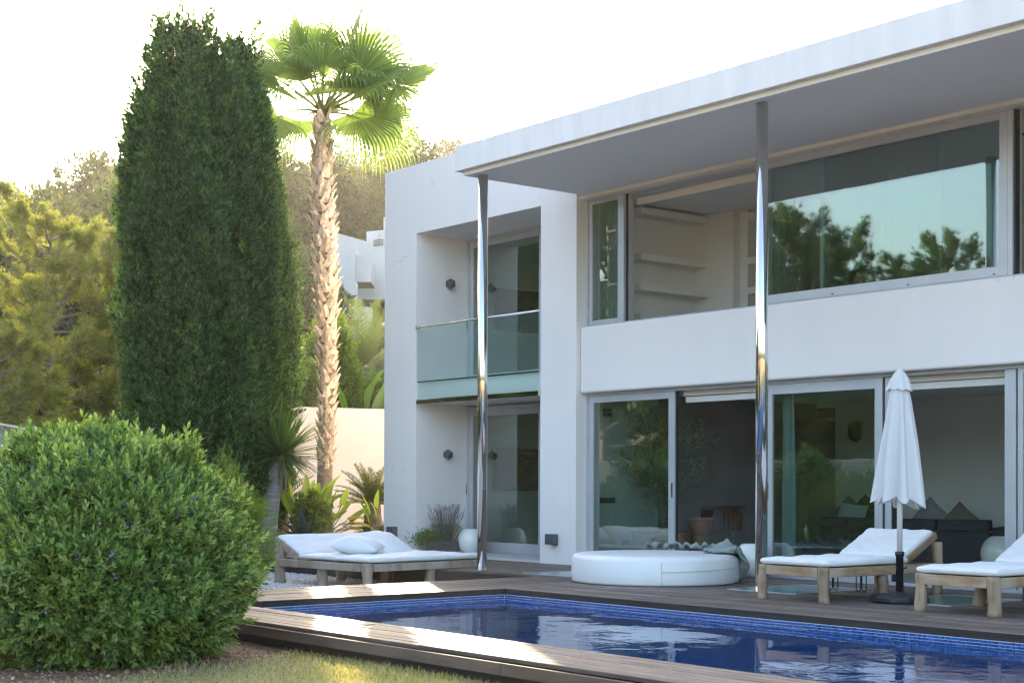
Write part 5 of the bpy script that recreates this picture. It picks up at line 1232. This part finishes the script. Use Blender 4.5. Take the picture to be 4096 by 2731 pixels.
def fan(pet, droop, size, dirv, roll, seed, spread=1.9, nseg=44):
    """one fan leaf: curved petiole and folded blade with hanging tips. dirv: start direction"""
    r = np.random.default_rng(seed); d = Vector(dirv).normalized(); g = Vector((0, 0, -1))
    pts = []; p = Vector((0, 0, 0)); v = d.copy()
    for i in range(9):
        pts.append(p.copy()); p = p + v * (pet / 8); v = (v + g * droop * 0.055).normalized()
    b = MB(); b.tube(pts, list(np.linspace(0.032, 0.013, 9)), 6)
    h = pts[-1]; fwd = v
    side = fwd.cross(Vector((0, 0, 1)));
    if side.length < 0.1: side = Vector((RT.x, RT.y, 0))
    side.normalize(); nrm = side.cross(fwd).normalized()
    q = Matrix.Rotation(roll, 3, fwd); side = q @ side; nrm = q @ nrm
    V, F = [], []
    for i in range(nseg):
        t = (i + 0.5) / nseg * 2 - 1; a = t * spread
        L_ = size * (1.0 - 0.30 * abs(t) ** 1.6) * r.uniform(0.92, 1.05)
        sd = (fwd * math.cos(a) + side * math.sin(a)).normalized(); lat = (-fwd * math.sin(a) + side * math.cos(a)).normalized()
        da = spread / nseg
        pos = h.copy(); dirn = (sd + nrm * 0.16 * (1 - abs(t))).normalized(); ks = 9
        base = len(V)
        for j in range(ks + 1):
            f = j / ks; w_ = math.tan(da) * L_ * f * 1.05 if f < 0.46 else math.tan(da) * L_ * 0.46 * (1 - (f - 0.46) / 0.56) ** 0.55
            fold_ = nrm * w_ * 0.55
            V += [tuple(pos - lat * w_ - fold_), tuple(pos + fold_ * 0.3), tuple(pos + lat * w_ - fold_)]
            pos = pos + dirn * (L_ / ks)
            gk = 0.02 + 2.0 * max(0, f - 0.45) * (0.45 + droop) * r.uniform(0.7, 1.3)
            dirn = (dirn + g * gk).normalized()
        for j in range(ks):
            o_ = base + j * 3; F += [[o_, o_ + 1, o_ + 4, o_ + 3], [o_ + 1, o_ + 2, o_ + 5, o_ + 4]]
    return b, V, F
def cdir(x, y, z): return Vector((RT.x, RT.y, 0)) * x + Vector((0, 0, 1)) * y + Vector((-FW.x, -FW.y, 0)) * z   # right, up, towards the pool
FRX = 1
FR = [ # right, up, forward, petiole, droop, size, roll
    (0.02, 1.0, 0.12, 0.78, 0.2, 0.88, 0.0), (-0.30, 1.0, 0.35, 0.85, 0.5, 0.88, 0.3), (0.42, 1.0, 0.2, 0.88, 0.4, 0.92, -0.3), (0.30, 1.0, -0.35, 0.98, 0.35, 0.92, 0.1),
    (-0.62, 0.95, -0.2, 1.05, 0.5, 0.92, 0.2), (-0.85, 0.75, 0.25, 0.95, 0.75, 0.88, 0.1), (0.70, 0.75, 0.25, 0.80, 0.65, 0.90, 0.0), (0.95, 0.75, -0.15, 0.95, 0.6, 0.88, -0.1),
    (1.0, 0.42, 0.30, 1.32, 0.55, 0.88, 0.0), (0.75, 0.62, 0.7, 0.70, 0.9, 0.80, 0.1), (-0.70, 0.55, 0.6, 0.85, 1.0, 0.82, -0.2), (-0.95, 0.45, -0.5, 1.0, 0.9, 0.85, 0.1),
    (0.1, 0.85, 0.9, 0.75, 0.9, 0.80, 0.0), (0.2, 0.8, -0.9, 1.0, 0.8, 0.90, 0.0), (-0.3, 0.7, -0.95, 1.0, 0.9, 0.9, 0.0), (0.7, 0.4, -0.8, 1.05, 0.9, 0.88, 0.0),
    (0.62, 0.30, 0.25, 0.62, 2.6, 0.85, 0.1), (-1.0, 0.32, 0.1, 0.75, 2.3, 0.85, 0.0), (-0.2, 0.95, 0.0, 0.90, 0.3, 0.85, -0.25), (0.18, 1.0, 0.5, 0.62, 0.5, 0.72, 0.4), (-0.55, 0.35, -0.9, 0.95, 1.3, 0.85, 0.0),
    (0.45, 0.6, 0.85, 0.62, 1.1, 0.75, 0.2), (-0.45, 0.8, 0.75, 0.7, 0.9, 0.78, 0.1), (0.85, 0.55, 0.55, 0.95, 0.9, 0.82, 0.2), (1.0, 0.15, -0.3, 0.85, 1.4, 0.8, 0.0), (-0.5, 0.9, -0.4, 0.85, 0.5, 0.85, 0.2), (0.55, 0.95, -0.1, 1.0, 0.5, 0.88, 0.0)]
for k, (x, y, z, pe, dr, sz, ro) in enumerate(FR):
    if k in (11, 14, 19, 25): continue
    b, V, F = fan(pe * 1.15, dr, sz * 1.5, cdir(x, y, z), ro + (1 if (x > 0) == (k % 3 != 0) else -1) * 1.15 * max(0.0, 1 - abs(z) * 1.1), 300 + k)
    o = put('frond', fmesh('frond', np.array(V), np.array(F)), M['palm'], pt, (0.0, -0.05, 8.03))
    b.build('petiole', M['petiole'], o, True)
# hanging dry strands
b = MB()
for (x, y, ln) in ((0.75, 0.6, 1.9), (0.98, 0.55, 1.75), (1.08, 0.55, 1.95), (0.55, 0.3, 1.5), (-0.15, 0.1, 1.3), (-0.75, 0.3, 1.6)):
    p = cdir(x, y, 0.2) + Vector((0, -0.05, 8.03)); b.tube([p, p + Vector((0.04, 0.03, -ln * 0.5)), p + Vector((0.0, 0.02, -ln))], [0.012, 0.008, 0.003], 4, False)
b.build('dry_strand', M['palmdry'], pt)

# dragon tree
dt = thing('dragon_tree', 'dragon tree with grey ringed trunk and a ball of sword leaves', 'tree', (-5.24, -2.02, -0.22))
hd = cdir(0.20, 1.80, 0.0)
MB().tube([(0, 0, -0.05), cdir(-0.01, 0.08, 0), cdir(-0.005, 0.25, 0), cdir(0.03, 0.8, 0), cdir(0.085, 1.3, 0), cdir(0.155, 1.66, 0), hd], [0.22, 0.175, 0.15, 0.135, 0.132, 0.125, 0.09], 22).build('trunk', M['dragonbark'], dt, True)
def sword(ln, w0, bend, seed):
    V, F = [], []; p = Vector((0, 0, 0)); v = Vector((0, 0, 1)); ks = 7
    for i in range(ks + 1):
        f = i / ks; w_ = w0 * np.interp(f, [0, 0.1, 0.4, 0.8, 1], [1.3, 0.9, 1.0, 0.6, 0.03])
        V += [tuple(p + Vector((-w_, -w_ * 0.35, 0))), tuple(p), tuple(p + Vector((w_, -w_ * 0.35, 0)))]
        p = p + v * ln / ks; v = (v + Vector((0, bend, 0)) * f).normalized()
    for i in range(ks):
        o_ = i * 3; F += [[o_, o_ + 1, o_ + 4, o_ + 3], [o_ + 1, o_ + 2, o_ + 5, o_ + 4]]
    return smooth(fmesh('leaf', np.array(V), np.array(F)))
SW = [sword(0.80, 0.021, 0.05, 1), sword(0.74, 0.022, 0.12, 2), sword(0.82, 0.020, 0.20, 3), sword(0.60, 0.021, 0.30, 4)]
for k in range(270):
    el = math.asin(random.uniform(-0.62, 1.0)); az_ = random.uniform(0, 2 * PI)
    d = Vector((math.cos(el) * math.cos(az_), math.cos(el) * math.sin(az_), math.sin(el)))
    d = (d + cdir(0.30, 0.12, 0.15)).normalized()
    zax = d; yax = Vector((0, 0, -1)) - zax * zax.dot(Vector((0, 0, -1)))
    if yax.length < 0.05: yax = Vector((1, 0, 0))
    yax.normalize(); xax = yax.cross(zax)
    m4 = Matrix((xax, yax, zax)).transposed().to_4x4()
    me = SW[0] if el > 0.7 else (SW[random.choice([0, 1, 2])] if el > 0 else SW[random.choice([2, 3])])
    o = put('leaf', me, M['dragon'], dt, hd + d * 0.06); o.rotation_euler = m4.to_euler(); s_ = random.uniform(0.85, 1.12); o.scale = (s_, s_, s_)
for k in range(9):
    a = random.uniform(0, 2 * PI); p = hd + Vector((0.12 * math.cos(a), 0.12 * math.sin(a), -0.12))
    MB().tube([p, p + Vector((0.06 * math.cos(a), 0.06 * math.sin(a), -0.2)), p + Vector((0.05 * math.cos(a), 0.05 * math.sin(a), -0.45))], [0.012, 0.01, 0.003], 4).build('dry_leaf', M['straw'], dt)

# paddle leaves: agave, strelitzia, banana
def paddle(ln, wd, arch, fold_=0.3, wave=0.0, tip=0.6, ks=12):
    V, F = [], []; p = Vector((0, 0, 0)); v = Vector((0, 0, 1))
    for i in range(ks + 1):
        f = i / ks; w_ = wd / 2 * (math.sin(PI * min(1, f * 0.94 + 0.06) ** tip)) ** 0.75 if 0 < f < 1 else 0.004
        e = wave * math.sin(f * 13)
        nrm = Vector((0, 1, 0)) - v * v.y; nrm.normalize()
        V += [tuple(p + Vector((-w_, 0, 0)) - nrm * (w_ * fold_ + e * w_)), tuple(p + Vector((-w_ * .5, 0, 0)) - nrm * w_ * fold_ * 0.35), tuple(p), tuple(p + Vector((w_ * .5, 0, 0)) - nrm * w_ * fold_ * 0.35), tuple(p + Vector((w_, 0, 0)) - nrm * (w_ * fold_ - e * w_))]
        p = p + v * ln / ks; v = (v + Vector((0, arch, 0)) * (1.0 / ks) * (0.4 + 1.6 * f)).normalized()
    for i in range(ks):
        for j in range(4): o_ = i * 5 + j; F.append([o_, o_ + 1, o_ + 6, o_ + 5])
    return smooth(fmesh('leaf', np.array(V), np.array(F)))
def aim(o, d, spin=0.0):
    zax = Vector(d).normalized(); yax = Vector((0, 0, -1)) - zax * zax.dot(Vector((0, 0, -1)))
    if yax.length < 0.05: yax = Vector((1, 0, 0))
    yax.normalize(); xax = yax.cross(zax); m3 = Matrix((xax, yax, zax)).transposed() @ Matrix.Rotation(spin, 3, 'Z'); o.rotation_euler = m3.to_euler()
ag = thing('agave', 'blue green agave rosette in front of the dragon tree bed', 'agave', (-5.95, -0.95, -0.05))
AG = [paddle(0.58, 0.15, 0.35, -0.35, 0, 0.75), paddle(0.52, 0.14, 0.7, -0.35, 0, 0.75)]
for k, (x, y, z) in enumerate(((0.0, 1, 0.1), (-0.35, 1, 0.2), (0.35, 1, 0.1), (0.55, 0.8, 0.3), (-0.6, 0.7, 0.3), (0.95, 0.55, 0.2), (0.1, 0.75, 0.8), (0.6, 0.35, 0.8), (-0.4, 0.4, 0.9), (0.95, 0.2, 0.4), (-0.9, 0.4, 0.0), (0.2, 0.6, -0.8), (-0.5, 0.5, -0.8), (0.6, 0.2, 0.9))):
    o = put('leaf', AG[k % 2], M['agave'], ag, cdir(0, 0.28, 0)); aim(o, cdir(x, y, z))
MB().tube([(0, 0, -0.2), (0, 0, 0.3)], [0.09, 0.07], 10).build('stem', M['agave'], ag)
ST = [paddle(0.40, 0.125, 0.25, 0.5), paddle(0.36, 0.11, 0.6, 0.5), paddle(0.42, 0.12, 0.1, 0.6)]
def strelitzia(loc, lab, leaves, seed, sc=1.0, mt='strelitzia', meshes=None, pet=(0.45, 0.8), group=None, name='strelitzia', pr=0.010):
    t = thing(name, lab, 'plant', loc, 0, group); rr = random.Random(seed); mm = meshes or ST
    b = MB()
    for (x, y, z, yel) in leaves:
        d = cdir(x, y, z).normalized(); pl_ = rr.uniform(*pet) * sc; p0 = Vector((rr.uniform(-.06, .06), rr.uniform(-.06, .06), 0)); p1 = p0 + Vector((d.x * 0.35, d.y * 0.35, 1)).normalized() * pl_ * 0.5; p2 = p1 + d * pl_ * 0.55
        b.tube([p0, p1, p2], [pr * 1.5 * sc, pr * sc, pr * 0.8 * sc], 5, False)
        o = put('leaf', mm[rr.randrange(len(mm))] if not yel else YL[rr.randrange(2)], M['yellowleaf'] if yel else M[mt], t, p2); aim(o, (d + Vector((0, 0, 0.15 if not yel else -0.25))), rr.uniform(-.9, .9)); o.scale = (sc,) * 3
    b.build('stalks', M['petiole'], t, True)
    return t
YL = [paddle(0.36, 0.10, 0.9, 0.6), paddle(0.34, 0.09, 0.6, 0.7)]
rr = random.Random(4)
strelitzia((-6.75, -0.45, 0.0), 'bird of paradise clump with upright paddle leaves by the agave', [(rr.uniform(-.8, .8), 1, rr.uniform(-.6, .6), 0) for _ in range(20)] + [(0.5, 1.0, 0.2, 0), (0.7, 0.9, 0.1, 0), (0.9, 0.8, 0.2, 0), (1.0, 0.5, 0.2, 0)], 8, 1.25)
strelitzia((-6.45, -0.15, 0.0), 'bird of paradise clump with yellowing leaves in front of the palm', [(0.9, 0.55, 0.2, 1), (1.1, 0.35, 0.1, 1), (0.8, 0.3, 0.5, 1), (-0.2, 1, 0.1, 1), (0.6, 0.8, 0.1, 0), (0.8, 0.6, -0.2, 0), (0.3, 1, 0.2, 0), (0.1, 1, -0.3, 0), (1.0, 0.7, 0.0, 0), (0.45, 0.9, 0.3, 0)], 9, 1.1)
strelitzia((-5.6, 0.35, 0.0), 'small strelitzia against the corner of the villa', [(-0.35, 1, 0.1, 0), (-0.5, 1, 0.3, 0), (-0.15, 1, 0.2, 0), (0.0, 1, 0.2, 0), (-0.3, 0.9, 0.5, 0), (0.2, 1, 0.1, 0)], 10, 0.95)
BN = [paddle(1.25, 0.42, 0.35, 0.45, 0.10), paddle(1.1, 0.38, 0.8, 0.5, 0.12), paddle(1.3, 0.36, 0.2, 0.8, 0.05)]
strelitzia((-11.75, 3.95, 0.75), 'broad leaved banana plant rising behind the garden wall', [(-0.25, 1, 0.2, 0), (0.15, 1, 0.1, 0), (0.3, 1, -0.2, 0), (-0.75, 0.8, 0.3, 0), (-1.0, 0.35, 0.4, 0), (-0.3, 0.6, 0.8, 0), (0.4, 0.7, 0.6, 0), (-0.1, 1, -0.3, 0), (0.1, 0.45, 0.9, 0), (-0.6, 0.3, 0.7, 0), (0.6, 0.9, 0.2, 0)], 12, 1.0, 'banana', BN, (1.3, 1.9), name='banana_plant', pr=0.03)

# feather leaves: cycads, date palm
def feather(ln, nl, ll, lw, arch, vee, seed, tipf=0.35):
    r = np.random.default_rng(seed); V, F = [], []; p = Vector((0, 0, 0)); v = Vector((0, 0, 1)); ks = nl
    for i in range(ks):
        f = i / ks; nrm = (Vector((0, 1, 0)) - v * v.y).normalized()
        if f > 0.1:
            s_ = ll * np.interp(f, [0.1, 0.3, 0.75, 1], [0.5, 1, 0.85, tipf])
            for sg in (-1, 1):
                d = (Vector((sg, 0, 0)) * 1.0 + v * (0.55 + 0.6 * f) - nrm * vee + Vector(r.normal(0, 0.08, 3))).normalized(); wv = v * lw / 2
                b = len(V); e = p + d * s_ + Vector((0, 0, -0.0)); V += [tuple(p - wv), tuple(p + wv), tuple(p + d * s_ * 0.6 + wv * 0.8), tuple(e), tuple(p + d * s_ * 0.6 - wv * 0.8)]
                F += [[b, b + 1, b + 2, b + 4], [b + 4, b + 2, b + 3, b + 3]]
        p = p + v * ln / ks; v = (v + Vector((0, arch, 0)) * (2.0 * f / ks)).normalized()
    # rachis
    F = [f_ for f_ in F]
    me = bpy.data.meshes.new('frond')
    b = MB(); b.V = V; b.F = [f_ if len(set(f_)) == 4 else f_[:3] for f_ in F]
    pts = []; p = Vector((0, 0, 0)); v = Vector((0, 0, 1))
    for i in range(ks + 1):
        f = i / ks
        if i % 4 == 0 or i == ks: pts.append(p.copy())
        p = p + v * ln / ks; v = (v + Vector((0, arch, 0)) * (2.0 * f / ks)).normalized()
    b.tube(pts, list(np.linspace(0.012, 0.003, len(pts))), 4, False)
    return pmesh('frond', b.V, b.F)
CY = [feather(0.85, 34, 0.15, 0.019, 0.35, 0.35, 1), feather(0.78, 32, 0.145, 0.019, 0.7, 0.35, 2)]
def cycad(loc, lab, n, lo, hi, seed, sc=1.0, th=0.4):
    t = thing('cycad', lab, 'cycad', loc); rr = random.Random(seed)
    for k in range(n):
        el = lo + (hi - lo) * (k + rr.random()) / n; a = k * 2.39996
        o = put('frond', CY[rr.randrange(2)], M['cycas'], t, (0, 0, th)); aim(o, (math.cos(a) * math.cos(el), math.sin(a) * math.cos(el), math.sin(el)), rr.uniform(-.3, .3)); o.scale = (sc,) * 3
    MB().lathe([(0.16, -0.1), (0.17, th * 0.5), (0.14, th), (0.05, th + 0.08)], 16, 0, 0, lambda q, z: 1 + 0.06 * math.sin(9 * q + z * 40)).build('trunk', M['palmbark'], t, True)
    return t
cycad((-6.62, 0.92, 0.0), 'cycad with stiff arching fronds between palm and villa', 40, 0.05, 1.25, 3, 1.0, 0.78)
cycad((-6.15, 0.72, -0.05), 'low cycad with drooping fronds at the foot of the villa corner', 18, -0.25, 0.35, 6, 0.9, 0.42)
cl_ = cycad((-7.75, -0.35, 0.0), 'cycad with an orange cone behind the dragon tree', 26, 0.15, 1.2, 5, 1.0, 0.75)
MB().lathe([(0.03, 0.8), (0.07, 0.9), (0.075, 1.05), (0.05, 1.2), (0.01, 1.26)], 14, 0, 0, lambda q, z: 1 + 0.1 * math.sin(8 * q + z * 60)).build('cone', M['cone'], cl_, True)
DP = [feather(2.0, 50, 0.36, 0.022, 0.7, 0.3, 11, 0.45), feather(1.8, 46, 0.34, 0.022, 0.45, 0.3, 12, 0.45)]
dp = thing('date_palm', 'young date palm with feathery fronds behind the wall', 'palm tree', (-14.05, 5.5, float(gh(-14.05, 5.5))))
for k in range(24):
    el = 0.15 + 1.3 * (k + random.random()) / 24; a = k * 2.39996
    o = put('frond', DP[k % 2], M['date'], dp, (0, 0, 2.1)); aim(o, (math.cos(a) * math.cos(el), math.sin(a) * math.cos(el), math.sin(el)), random.uniform(-.4, .4))
MB().tube([(0, 0, -0.2), (0, 0, 2.2)], [0.16, 0.14], 10).build('trunk', M['palmbark'], dp)
shrub('hedge_shrub', 'sunlit round yellow green shrub behind the garden wall beside the palm', 'shrub', (-12.75, 3.75, 0.9), (0.72, 0.72, 1.9), 3200, 31, 0, 0.3, M['hedge'], M['hedge'], 0.07, 0.035, 0, 5, 0.16, flat=0.8)
shrub('hedge_shrub', 'sunlit yellow green shrub between the cypress and the palm trunk', 'shrub', (-12.3, 2.2, 0.7), (1.1, 1.1, 1.65), 4000, 32, 0, 0.3, M['hedge'], M['hedge'], 0.07, 0.035, 0, 5, 0.16, flat=0.8)
shrub('hedge_shrub', 'dark green shrub low behind the garden wall by the villa', 'shrub', (-13.2, 5.4, 1.0), (1.3, 1.3, 1.3), 3000, 33, 0, 0.1, M['bush'], M['bush'], 0.08, 0.035, 0, 5, 0.18, flat=0.8)
shrub('leafy_herb', 'bright lime green leafy plant beside the bird of paradise', 'plant', (-6.3, -0.55, 0.0), (0.22, 0.22, 0.45), 260, 34, 0, 0.5, M['hedge'], M['hedge'], 0.07, 0.04, 0, 4, 0.12)

# potted olive tree indoors
ot = thing('olive_tree', 'potted olive tree with grey green crown inside the glass door', 'tree', (0.72, 0.98, 0.02))
MB().lathe([(0.34, 0), (0.42, 0.1), (0.43, 0.30), (0.40, 0.42), (0.43, 0.46), (0.38, 0.45)], 28, 0, 0, lambda q, z: 1 + 0.05 * math.sin(4 * q + z * 9) + 0.03 * math.sin(9 * q)).build('pot_wrap', M['sack'], ot, True)
b = MB(); b.tube([(0.02, 0, 0.3), (0.03, 0.02, 0.75), (-0.05, 0, 1.0)], [0.075, 0.065, 0.06], 10); P = []; D = []
b.tube([(0.03, 0.02, 0.72), (-0.15, 0.05, 0.95), (-0.42, 0.05, 1.25), (-0.55, 0, 1.6)], [0.06, 0.05, 0.03, 0.012], 8); b.tube([(-0.05, 0, 1.0), (0.06, 0.05, 1.35), (0.12, 0.1, 1.9)], [0.05, 0.035, 0.01], 8)
r = np.random.default_rng(9)
for k in range(120):
    d = unit(1)[0]; e = np.array([0.02, 0.02, 1.62]) + d * np.array([0.85, 0.5, 0.66]) * r.uniform(0.55, 1.05)
    b0 = np.array([-0.15, 0.03, 1.2]) + (e - np.array([-0.15, 0.03, 1.2])) * 0.25; dr = (e - b0); L_ = np.linalg.norm(dr); b.tube([b0, (b0 + e) / 2 + [0, 0, 0.05], e], [0.008, 0.005, 0.002], 4, False)
    for q in range(42):
        f = r.uniform(0.35, 1.1); P.append(b0 + dr * f + r.normal(0, 0.05, 3)); D.append(dr / L_ + r.normal(0, 0.7, 3))
b.build('trunk', M['pinebark'], ot, True)
V, F = scatter(np.array([[0, 0, 0], [-0.09, 0, 0.5], [0, 0, 1], [0.09, 0, 0.5]]), QL, np.array(P), rots(np.array(D)), r.uniform(0.06, 0.09, len(P))); put('crown', fmesh('crown', V, F), M['olive'], ot)

# ------------------------------------------------------------------ lawn and litter
n = 190000
x = rng.uniform(3.9, 13.5, n); y = rng.uniform(-13.2, -7.95, n)
sline = x + 0.39 * y + 0.18 * np.sin(x * 3.7 + y) + 0.16 * np.sin(y * 5.3 + x * 2)
dens = np.clip((sline - 2.5) / 1.1, 0.0, 1) * (0.5 + 0.5 * (np.sin(x * 2.3 + 1.5 * np.sin(y * 1.9)) * np.cos(y * 2.7 + np.sin(x * 1.3)) * 0.5 + 0.5))
ok = rng.uniform(size=n) < dens; x, y = x[ok], y[ok]; n = len(x)
P = np.stack([x, y, gh(x, y) - 0.004], 1)
gv_ = np.array([[-0.045, 0, 0], [0.045, 0, 0], [0.03, 0.12, 0.6], [0, 0.35, 1.0]])
V, F = scatter(gv_, QL, P, rots(np.stack([rng.normal(0, 0.5, n), rng.normal(0, 0.5, n), np.ones(n)], 1)), rng.uniform(0.03, 0.065, n))
tag(put('grass', fmesh('grass', V, F), M['grass']), 'short dry lawn grass', None, None, 'stuff')
n = 9000; x = rng.uniform(2.0, 7.6, n); y = rng.uniform(-11.4, -8.05, n)
P = np.stack([x, y, gh(x, y) + 0.006], 1)
V, F = scatter(lf, QL, P, rots(np.stack([rng.normal(0, 1, n), rng.normal(0, 1, n), rng.normal(0, 0.15, n)], 1)), rng.uniform(0.012, 0.035, n))
tag(put('leaf_litter', fmesh('leaf_litter', V, F), M['straw']), 'fallen leaves on the bare earth', None, None, 'stuff')

# ------------------------------------------------------------------ haze: evening air over the garden and the hill
hz = MB().box(-190, 60, -70, 170, -3.0, 46).build('haze', None)
hm = bpy.data.materials.new('haze'); hm.use_nodes = True; hn = hm.node_tree; hn.nodes.remove(hn.nodes['Principled BSDF'])
pv = hn.nodes.new('ShaderNodeVolumePrincipled'); pv.inputs['Density'].default_value = 0.0003; pv.inputs['Color'].default_value = (0.95, 0.93, 0.90, 1); pv.inputs['Anisotropy'].default_value = 0.6
hn.links.new(pv.outputs[0], hn.nodes['Material Output'].inputs['Volume']); hz.data.materials.append(hm)
tag(hz, 'warm evening haze over the garden and hillside', None, None, 'stuff')
